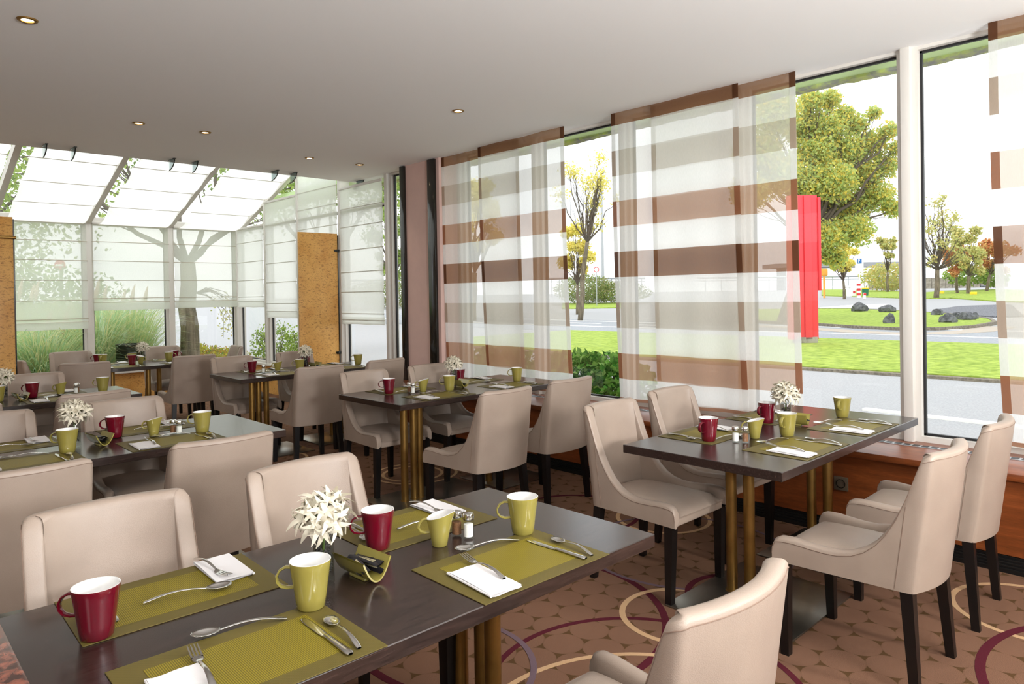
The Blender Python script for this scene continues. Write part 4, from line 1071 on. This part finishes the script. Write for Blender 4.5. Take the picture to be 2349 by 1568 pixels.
def pxtree(name, label, bpx, D, blobs, leafmat, n, size, r0, seed, zb=None, **kw):
    """bpx: photo pixel column of the trunk, D: distance along the view axis, blobs in photo pixels (x, y, radius)"""
    p = dep(bpx, 690, D); z = ground_h(p.x, p.y); rd = random.Random(seed)
    bl = [(dep(x, y, D + rd.uniform(-1, 1) * r / FPX * D * .8), r / FPX * D) for x, y, r in blobs]
    if len(blobs) < 20:
        nb = []
        for c, r in bl:
            for _ in range(5): nb.append((c + Vector((rd.gauss(0, 1), rd.gauss(0, 1), rd.gauss(0, .8))) * r * .48, r * rd.uniform(.38, .62)))
        bl = nb; kw['extra'] = max(2, kw.get('extra', 10) // 4); kw['shell'] = .2
    return tree(name, label, (p.x, p.y, z), bl, leafmat, n, size, r0, seed, **kw)
pxtree('autumn_tree', 'large tree with green and gold autumn leaves behind the red sign', 1795, 33, [(1862, 232, 34), (1905, 228, 28), (1840, 290, 52), (1900, 290, 46), (1938, 262, 26), (1965, 285, 30), (2005, 258, 18), (1870, 350, 54), (1940, 345, 50), (2000, 330, 38), (2038, 300, 24), (1850, 420, 54), (1915, 415, 54), (1980, 400, 50), (2030, 380, 36), (2054, 340, 20), (1880, 480, 54), (1950, 475, 52), (2015, 450, 42), (2048, 480, 24), (1905, 540, 44), (1965, 530, 42), (1870, 555, 40), (1780, 260, 60), (1740, 350, 60), (1790, 400, 60), (1720, 440, 50), (1915, 590, 30), (1885, 590, 22)], M['lf_big'], 70000, .155, .36, 11, fork=.52, shell=.25, extra=5)
pxtree('small_tree', 'small yellow-green tree behind the white parking sign', 1937, 62, [(1925, 590, 22), (1945, 575, 22), (1915, 610, 18), (1950, 605, 20)], M['lf_yel'], 2600, .26, .14, 21, extra=5)
pxtree('small_tree', 'small gold-leaved tree left of the window post', 2036, 75, [(2030, 560, 17), (2046, 562, 16), (2038, 580, 15)], M['lf_pale'], 1500, .3, .14, 22, extra=4)
pxtree('bare_tree', 'nearly bare tree right of the window post', 2148, 58, [(2145, 470, 34), (2120, 520, 34), (2175, 520, 36), (2150, 560, 40), (2115, 590, 30), (2185, 585, 30)], M['lf_pale'], 1700, .22, .22, 23, fork=.45, extra=22)
pxtree('russet_tree', 'russet tree behind the nearly bare tree', 2196, 66, [(2185, 590, 28), (2205, 570, 24), (2180, 615, 22)], M['lf_red'], 2600, .26, .14, 24, extra=5)
pxtree('small_tree', 'pale green tree right of the russet tree', 2222, 64, [(2215, 560, 34), (2235, 580, 30), (2205, 600, 26), (2240, 610, 22)], M['lf_pale'], 4200, .26, .2, 25, extra=6)
pxtree('russet_tree', 'orange tree at the edge of the right curtain', 2262, 68, [(2262, 560, 30), (2275, 600, 28), (2300, 570, 34)], M['lf_red'], 3400, .26, .16, 26, extra=5)
pxtree('bare_tree', 'sparse tree seen between the two wide curtains', 1330, 40, [(1345, 400, 55), (1375, 450, 45), (1360, 500, 50), (1310, 420, 50), (1385, 400, 30)], M['lf_yel'], 1500, .16, .16, 27, fork=.6, extra=26)
pxtree('yellow_tree', 'yellow tree low between the two wide curtains', 1325, 48, [(1325, 560, 34), (1340, 590, 26), (1310, 600, 30), (1320, 530, 28)], M['lf_yel'], 4200, .2, .14, 28, extra=5)
pxtree('autumn_tree', 'golden tree showing through the curtain beside the pier', 1085, 42, [(1080, 430, 50), (1110, 480, 50), (1060, 500, 45), (1120, 540, 40)], M['lf_yel'], 6000, .2, .2, 29, extra=5)
pxtree('roadside_tree', 'green tree in the narrow window beside the black post', 905, 40, [(905, 420, 40), (895, 490, 40), (915, 560, 45), (900, 610, 35), (890, 450, 35)], M['lf_grn'], 4200, .2, .18, 30, extra=14)
def bush(name, label, c, rx, ry, rz, mat, n, size, seed, group=None, twigs=14, zlow=-.2):
    rd = random.Random(seed); t = thing(name, label, 'bush', c, 0, group); m = MB()
    for _ in range(n):
        d = Vector((rd.gauss(0, 1), rd.gauss(0, 1), rd.gauss(0, 1))).normalized() * rd.uniform(.55, 1.03)
        leaf_quads(m, Vector((d.x * rx, d.y * ry, rz + d.z * rz)), size, rd)
    o = m.obj('foliage', mat, t, raw=True); o['kind'] = 'stuff'
    b = MB()
    for _ in range(twigs):
        d = Vector((rd.uniform(-.8, .8) * rx, rd.uniform(-.8, .8) * ry, rz * rd.uniform(.9, 1.8))); limb(b, (d.x * .2, d.y * .2, 0), d, .012, .004, rd.random())
    o = b.obj('twigs', M['twig'], t, angle=180); o['kind'] = 'stuff'
    return t
bush('laurel_bush', 'glossy green laurel bush right outside the gap between the curtains', (6.15, 5.25, .12), .55, .95, .36, M['lf_dark'], 3800, .085, 41)
bush('laurel_bush', 'second laurel bush showing through the curtain by the gap', (6.3, 6.9, .08), .6, .8, .36, M['lf_dark'], 2200, .09, 42)
bush('leafy_shrub', 'light green shrub outside the side windows left of the cork panel', (6.5, 13.9, -.06), .45, .75, .56, M['lf_grn'], 1500, .06, 43, twigs=24)
bush('leafy_shrub', 'light green shrub beside the post left of the cork panel', (6.55, 12.6, -.06), .4, .5, .54, M['lf_grn'], 1000, .06, 44, twigs=18)
bush('barberry_bush', 'yellow and red autumn bush below the tree trunk window', (5.1, 14.6, -.06), .7, .6, .34, M['lf_aut'], 2200, .06, 45)
bush('barberry_bush', 'low autumn bush beside the side window corner', (5.9, 15.2, -.06), .6, .6, .28, M['lf_aut'], 1400, .06, 46)
g_ = onground(2035, 690); bush('round_bush', 'olive rounded bush left of the window post across the road', dep(2040, 668, 78), 3.0, 3.0, 1.6, M['lf_pale'], 2400, .3, 47, twigs=4)
bush('round_bush', 'dark green bush under the russet tree', dep(2215, 655, 72), 2.0, 2.0, 1.1, M['lf_grn'], 1200, .28, 48, twigs=4)
bush('round_bush', 'dark green bush at the edge of the right curtain', dep(2280, 660, 72), 1.4, 1.4, 1.3, M['lf_grn'], 900, .28, 49, twigs=4)
p = onground(1345, 697); bush('clipped_hedge', 'clipped hedge across the road between the curtains', (p.x, p.y, p.z), 3.4, 2.6, 1.35, M['lf_hedge'], 5200, .16, 50, twigs=4)
p = onground(1415, 695); bush('clipped_hedge', 'lower hedge running behind the wide curtain', (p.x, p.y, p.z), 3.6, 3.0, 1.0, M['lf_hedge'], 4200, .16, 51, twigs=4)
p = onground(895, 706); bush('clipped_hedge', 'roadside hedge in the narrow window beside the black post', (p.x, p.y, p.z), 4., 2.5, 1.3, M['lf_hedge'], 5200, .16, 52, twigs=4)
# big tree outside the far windows
tr = tree('garden_tree', 'grey barked tree with a forked trunk outside the far windows', (4.62, 13.5, -.08), [(Vector((3.6, 14.5, 4.6)), 1.3), (Vector((5.6, 13.6, 4.8)), 1.3), (Vector((4.7, 15, 5.4)), 1.4), (Vector((6.6, 12.2, 4.2)), 1.2), (Vector((2.3, 14.6, 4.0)), 1.1), (Vector((6.3, 14.5, 3.6)), 1.0)], M['lf_grn'], 5500, .085, .19, 60, fork=.50, extra=12)
b = MB()
rd = random.Random(5)
lv = MB()
for k in range(8):
    a0 = Vector((.12, -.1, 1.7)); q1 = Vector((rd.uniform(.35, .75), rd.uniform(-.5, .0), rd.uniform(1.35, 1.75))); q2 = q1 + Vector((rd.uniform(.05, .3), rd.uniform(-.1, .1), rd.uniform(-.75, -.4)))
    m2 = (q1 + q2) / 2 + Vector((.08, 0, .1)); b.tube([a0, (a0 + q1) / 2 + Vector((0, 0, .08)), q1, m2, q2], [.012, .009, .006, .004, .002], 6)
    for _ in range(26):
        v = rd.random(); leaf_quads(lv, q1 + (q2 - q1) * v + Vector((rd.gauss(0, .06), rd.gauss(0, .06), rd.gauss(0, .05))), .05, rd)
o = b.obj('low_twigs', M['twig'], tr, angle=180); o['kind'] = 'stuff'
o = lv.obj('low_leaves', M['lf_pale'], tr, raw=True); o['kind'] = 'stuff'
# trees behind
tree('garden_tree', 'leafy tree filling the view behind the left far blinds', (1.2, 21, -.1), [(Vector((1, 21, 4)), 2.4), (Vector((3.5, 21, 4.6)), 2.4), (Vector((-1.5, 21, 4.2)), 2.4), (Vector((2.2, 20.5, 2.4)), 1.8)], M['lf_grn'], 9000, .14, .3, 61)
tree('garden_tree', 'leafy tree behind the corner of the glass roof', (9.5, 17.5, -.1), [(Vector((9, 17, 5.2)), 1.8), (Vector((10.5, 18, 5.8)), 2.0), (Vector((8.3, 18.5, 4.6)), 1.5), (Vector((11, 16.5, 4.8)), 1.6)], M['lf_grn'], 7000, .12, .25, 62)
def pampas(label, c, R, Hh, n, seed, plumes=3):
    rd = random.Random(seed); t = thing('pampas_grass', label, 'grass', c, 0, 'pampas grass clumps by the far windows'); m = MB()
    for _ in range(n):
        a = rd.uniform(0, 2 * PI); q = R * .25 * math.sqrt(rd.random()); b0 = Vector((q * math.cos(a), q * math.sin(a), 0)); a2 = a + rd.uniform(-.6, .6)
        out = R * rd.uniform(.15, 1.2); hh = Hh * rd.uniform(.45, 1.1); w = .007; dr = Vector((math.cos(a2), math.sin(a2), 0)); sd = Vector((-dr.y, dr.x, 0)); rows = []
        for i in range(6):
            v = i / 5; p = b0 + dr * out * v ** 1.6 + Vector((0, 0, hh * (1.95 * v - 1.0 * v ** 2.6))); ww = w * (1 - v) ** .6 + .0006; rows.append([p - sd * ww, p + sd * ww])
        m.grid(rows)
    o = m.obj('blades', M['lf_pampas'], t, raw=True); o['kind'] = 'stuff'
    for k in range(plumes):
        a = rd.uniform(0, 6.28); q = R * .35 * rd.random(); x, y = q * math.cos(a), q * math.sin(a); hh = Hh * rd.uniform(.95, 1.1)
        MB().tube([(x * .5, y * .5, 0), (x, y, hh)], .005, 5).obj('stalk', M['lf_pampas'], t); MB().tube([(x, y, hh - .02), (x + .01, y, hh + .1), (x + .03, y, hh + .22), (x + .06, y, hh + .34)], [.012, .035, .028, .006], 8).obj('plume', M['plume'], t)
    return t
for c, lb, R, Hh, n, s in (((1.5, 13.4, -.06), 'pampas clump outside the far window next to the left cork panel', 1.2, 1.05, 1500, 71), ((2.25, 13.0, -.06), 'pampas clump outside the left far post', 1.2, 1.1, 1500, 72), ((3.05, 13.3, -.06), 'tall pampas clump with plumes in the middle far window', 1.15, 1.5, 1500, 73), ((3.7, 13.8, -.06), 'tall pampas clump left of the tree trunk', 1.1, 1.45, 1300, 74), ((.6, 13.4, -.06), 'pampas clump hidden behind the left cork panel', .95, .95, 900, 75), ((2.4, 15.2, -.06), 'back row pampas clump behind the far windows', 1.3, 1.5, 1400, 76)):
    pampas(lb, c, R, Hh, n, s)
bush('garden_shrub', 'dense dark green shrub behind the pampas grass', (3.0, 17.4, -.06), 1.9, .9, 1.2, M['lf_mid'], 4600, .1, 77)
bush('garden_shrub', 'dense green shrub behind the left pampas clumps', (.2, 17.2, -.06), 2.2, .9, 1.2, M['lf_pale'], 3600, .1, 78)
# dark planter outside
pt = thing('planter', 'dark glossy round planter standing outside the far window', 'planter', (3.36, 12.45, -.06))
MB().lathe([(0, 0), (.17, 0), (.20, .05), (.205, .84), (.215, .86), (.20, .87), (.19, .85), (.185, .70), (0, .69)], 32).obj('pot', M['pot'], pt)
MB().lathe([(.186, .70), (.10, .72), (0, .725)], 24).obj('soil', M['soil'], pt)

# ------------------------------------------------------------------ outdoors: objects
# red sign pylon
pyx = dep(1850, 790, 20.6); pz = -.1
py_ = thing('sign_pylon', 'tall red stepped sign pylon standing on the lawn', 'sign', (pyx.x, pyx.y, pz), 0)
rz = math.atan2(RIGHT.y, RIGHT.x) + .08; py_.rotation_euler.z = rz
pm = 20.6 / FPX
zt = lambda y: (790 - y) * pm * 1.0
MB().rbox(-27 * pm, -.16, 0, 21 * pm, .16, .22, .01).obj('concrete_base', M['concrete'], py_)
for x0, x1, y0, y1, d in ((-40, -8, 450, 778, .0), (-8, 10, 450, 778, .03), (10, 25, 450, 778, .0), (25, 32, 455, 667, .04)):
    p = MB().rbox(x0 * pm, -.13 - d, zt(y1), x1 * pm - .012, .13, zt(y0), .008).obj('red_panel', M['red'], py_)
MB().rbox(31.5 * pm, -.10, zt(667), 33.5 * pm, .10, zt(458), .004).obj('white_edge', M['signw'], py_)
# rocks
def rock(px, py, wpx, hpx, label, seed):
    p = onground(px, py); D = (p - O).dot(FWD); s = D / FPX; rd = random.Random(seed); bm = bmesh.new(); bmesh.ops.create_icosphere(bm, subdivisions=2, radius=1)
    for v in bm.verts:
        k = 1 + rd.uniform(-.22, .22); v.co *= k
        v.co.z = max(v.co.z, -.35)
        v.co.x *= wpx / 2 * s; v.co.y *= wpx / 2 * s; v.co.z = (v.co.z + .35) * hpx / 1.25 * s
    d = bpy.data.meshes.new('rock'); bm.to_mesh(d); bm.free(); d.materials.append(M['rock'])
    o = mo('rock', d, None, (p.x, p.y, p.z + .06), rd.uniform(0, 6)); tag(o, label, 'rock', 'rocks on the grass island')
for px, py, w, h, lb in ((1971, 717, 36, 20, 'dark rock at the back of the grass island, farthest left'), (2036, 719, 36, 16, 'dark rock at the back of the island, just left of the window post'), (2041, 746, 28, 24, 'upright dark rock on the island front left of the window post'), (2149, 726, 28, 15, 'dark rock on the island, first right of the window post'), (2175, 744, 36, 20, 'dark rock on the island front edge right of the post'), (2195, 732, 24, 13, 'small tilted rock in the middle of the right rock group'), (2218, 738, 34, 18, 'grey rock in the right rock group'), (2238, 735, 14, 14, 'small rock at the right end of the rock group'), (2162, 660, 14, 6, 'small far rock on the lawn beyond the gravel'), (2255, 659, 14, 5, 'small far rock on the lawn near the right curtain')):
    rock(px, py, w, h, lb, px)
def post(base, h, r, mat, parent, name='post'): return MB().tube([(base[0], base[1], 0), (base[0], base[1], h)], r, 8).obj(name, mat, parent)
ZR = math.atan2(RIGHT.y, RIGHT.x)
def at_g(px, py):
    p = onground(px, py); return p, (p - O).dot(FWD) / FPX
def facing(name, label, cat, px, py): p, s = at_g(px, py); return thing(name, label, cat, (p.x, p.y, p.z), ZR), s
ps, s = facing('parking_sign', 'white parking sign with blue P on a post', 'sign', 1972, 680)
MB().tube([(0, 0, 0), (0, 0, 92 * s)], 1.3 * s, 8).obj('post', M['signw'], ps)
bd = MB().rbox(-9.5 * s, -.05, 66 * s, 9.5 * s, .02, 91 * s, .01).obj('board', M['signw'], ps)
MB().rbox(-5 * s, -.07, 76 * s, 5 * s, -.045, 87 * s, .005).obj('blue_square', M['signb'], bd)
lp_ = MB().box(-3 * s, -.078, 78 * s, -1.8 * s, -.068, 86 * s)
for k in range(8):
    a0, a1 = PI / 2 - PI * k / 8, PI / 2 - PI * (k + 1) / 8
    v = [(-1.8 * s + r * s * math.cos(a), y, 83.6 * s + r * s * math.sin(a)) for y in (-.078, -.068) for a, r in ((a0, 1.2), (a1, 1.2), (a1, 2.4), (a0, 2.4))]
    lp_.add(v, [(0, 1, 2, 3), (4, 7, 6, 5), (0, 4, 5, 1), (1, 5, 6, 2), (2, 6, 7, 3), (3, 7, 4, 0)])
lp_.obj('letter_p', M['signw'], bd, smooth=False)
br, s = facing('barrier_post', 'white parking barrier cabinet with a thin boom arm', 'barrier', 1952, 680)
MB().rbox(-8 * s, -6 * s, 0, 8 * s, 6 * s, 25 * s, .02).obj('cabinet', M['signw'], br)
MB().tube([(-4 * s, -7 * s, 21 * s), (-62 * s, -7 * s, 22.5 * s)], 1.0 * s, 8).obj('boom_arm', M['signw'], br)
MB().rbox(2 * s, -7 * s, 8 * s, 7 * s, -5.8 * s, 13 * s, .005).obj('red_plate', M['signr'], br)
bl_, s = facing('striped_bollard', 'red and white striped bollard beside the barrier', 'bollard', 1970, 683)
for k in range(6):
    MB().rbox(-4 * s, -1.5 * s, 33 * s * k / 6, 4 * s, 1.5 * s, 33 * s * (k + 1) / 6, .005).obj('stripe_band', M['signr'] if k % 2 else M['signw'], bl_)
bn, s = facing('green_bin', 'green bin with a yellow rim behind the striped bollard', 'bin', 1985, 679)
MB().lathe([(0, 0), (6 * s, 0), (7.5 * s, 19 * s), (0, 19 * s)], 16).obj('body', M['green'], bn); MB().lathe([(7.6 * s, 17 * s), (8 * s, 18 * s), (7.6 * s, 19.5 * s), (5 * s, 19.6 * s)], 16).obj('rim', M['yellow'], bn)
wp, s = facing('marker_post', 'short white marker post with a red reflector', 'post', 1983, 686)
MB().rbox(-2.5 * s, -2 * s, 0, 2.5 * s, 2 * s, 15 * s, .01).obj('post', M['signw'], wp); MB().rbox(-3 * s, -2.4 * s, 9 * s, 3 * s, -1.9 * s, 14 * s, .005).obj('reflector', M['signr'], wp)
oc, s = facing('orange_column', 'orange ticket column with a rounded head beside the red sign', 'column', 1891, 683)
MB().tube([(0, 0, 0), (0, 0, 55 * s)], 2.4 * s, 10).obj('shaft', M['orange'], oc); MB().rbox(-8 * s, -4 * s, 50 * s, 8 * s, 4 * s, 68 * s, 3 * s, 3).obj('head', M['orange'], oc)
for px, py, lb in ((2158, 676, 'small yellow plate on the far lawn, left one'), (2233, 678, 'small yellow plate on the far lawn, right one')):
    yp, s = facing('yellow_plate', lb, 'plate', px, py); MB().rbox(-8 * s, -.03, 3 * s, 8 * s, .03, 9 * s, .01).obj('plate', M['yellow'], yp); MB().tube([(0, .02, 0), (0, .02, 5 * s)], .6 * s, 6).obj('stake', M['steelp'], yp)
# retaining wall of panels
rw_, s = thing('retaining_wall', 'long concrete retaining wall of upright slabs across the car park', 'wall', (0, 0, 0)), 1
for k in range(20):
    x0 = 1994 + 16 * k; D = 96; a = dep(x0, 664 - .016 * (x0 - 2000), D); b = dep(x0 + 15, 664 - .016 * (x0 - 1985), D); hgt = 25 * D / FPX * (1 if k > 2 else .8 + .07 * k)
    MB().box(0, 0, -.3, (b - a).length, .3, hgt).obj('slab', M['concrete'], rw_, smooth=False, loc=a).rotation_euler.z = ZR
# bridge and guard rails
bg = thing('road_bridge', 'grey road bridge far behind the trees', 'bridge', (0, 0, 0)); a = dep(1780, 612, 150); Lb = 290 * 150 / FPX
o = MB().box(0, 0, -.2, Lb, 8, .7).obj('deck', M['bridge'], bg, smooth=False, loc=a); o.rotation_euler.z = ZR
for k in (0, 4):
    q = a + RIGHT * (Lb * (k + .5) / 5); o = MB().box(-.3, 2, -6., .3, 6, 0).obj('pier', M['bridge'], bg, smooth=False, loc=q); o.rotation_euler.z = ZR
def guardrail(label, p0, p1, D, z=.7):
    r = thing('guard_rail', label, 'guard rail', (0, 0, 0), 0, 'steel guard rails'); a = dep(*p0, D); b = dep(*p1, D); d = b - a; n = 14
    MB().tube([a + Vector((0, 0, .15)), b + Vector((0, 0, .15))], .15, 6).obj('rail', M['steelp'], r, smooth=False)
    MB().tube([a + Vector((0, 0, -.25)), b + Vector((0, 0, -.25))], .06, 6).obj('lower_rail', M['steelp'], r, smooth=False)
    for k in range(n):
        q = a + d * (k + .5) / n; MB().box(-.05, -.05, -2.4, .05, .05, .15).obj('post', M['steelp'], r, smooth=False, loc=q)
guardrail('steel guard rail far across the road left of the red sign trees', (1600, 640), (2110, 634), 100)
guardrail('steel guard rail above the hedge between the curtains', (1240, 642), (1480, 640), 88)
guardrail('steel guard rail in the narrow window beside the black post', (780, 646), (960, 644), 88)
lp = thing('lamp_post', 'tall slim lamp post between the curtains', 'lamp post', dep(1383, 640, 70)); MB().tube([(0, 0, -2), (0, 0, 9.5)], [.16, .10], 10).obj('mast', M['steelp'], lp); MB().tube([(0, 0, 9.5), (1.2, 0, 9.9)], .07, 8).obj('arm', M['steelp'], lp)
def round_sign(label, px, py, D, R, h, bar):
    c = dep(px, py, D); gz = ground_h(c.x, c.y); r = thing('road_sign', label, 'sign', (c.x, c.y, gz), ZR, 'round red road signs'); hh = c.z - gz
    MB().tube([(0, .03, 0), (0, .03, hh)], .035, 8).obj('post', M['steelp'], r)
    m = MB().lathe([(0, 0), (R, 0), (R, .02), (0, .02)], 28); m.xf(Matrix.Translation((0, 0, hh)) @ Matrix.Rotation(PI / 2, 4, 'X')); d = m.obj('disc', M['signr'], r)
    if bar: MB().box(-R * .75, -.026, hh - R * .18, R * .75, -.02, hh + R * .18).obj('white_bar', M['signw'], d, smooth=False)
    else:
        m = MB().lathe([(0, 0), (R * .76, 0), (R * .76, .026), (0, .026)], 28); m.xf(Matrix.Translation((0, 0, hh)) @ Matrix.Rotation(PI / 2, 4, 'X')); m.obj('white_face', M['signw'], d)
round_sign('round red no-entry sign behind the left far blind', 138, 608, 15.5, .12, 2, True)
round_sign('round white road sign with red rim between the curtains', 1368, 618, 60, .24, 2, False)
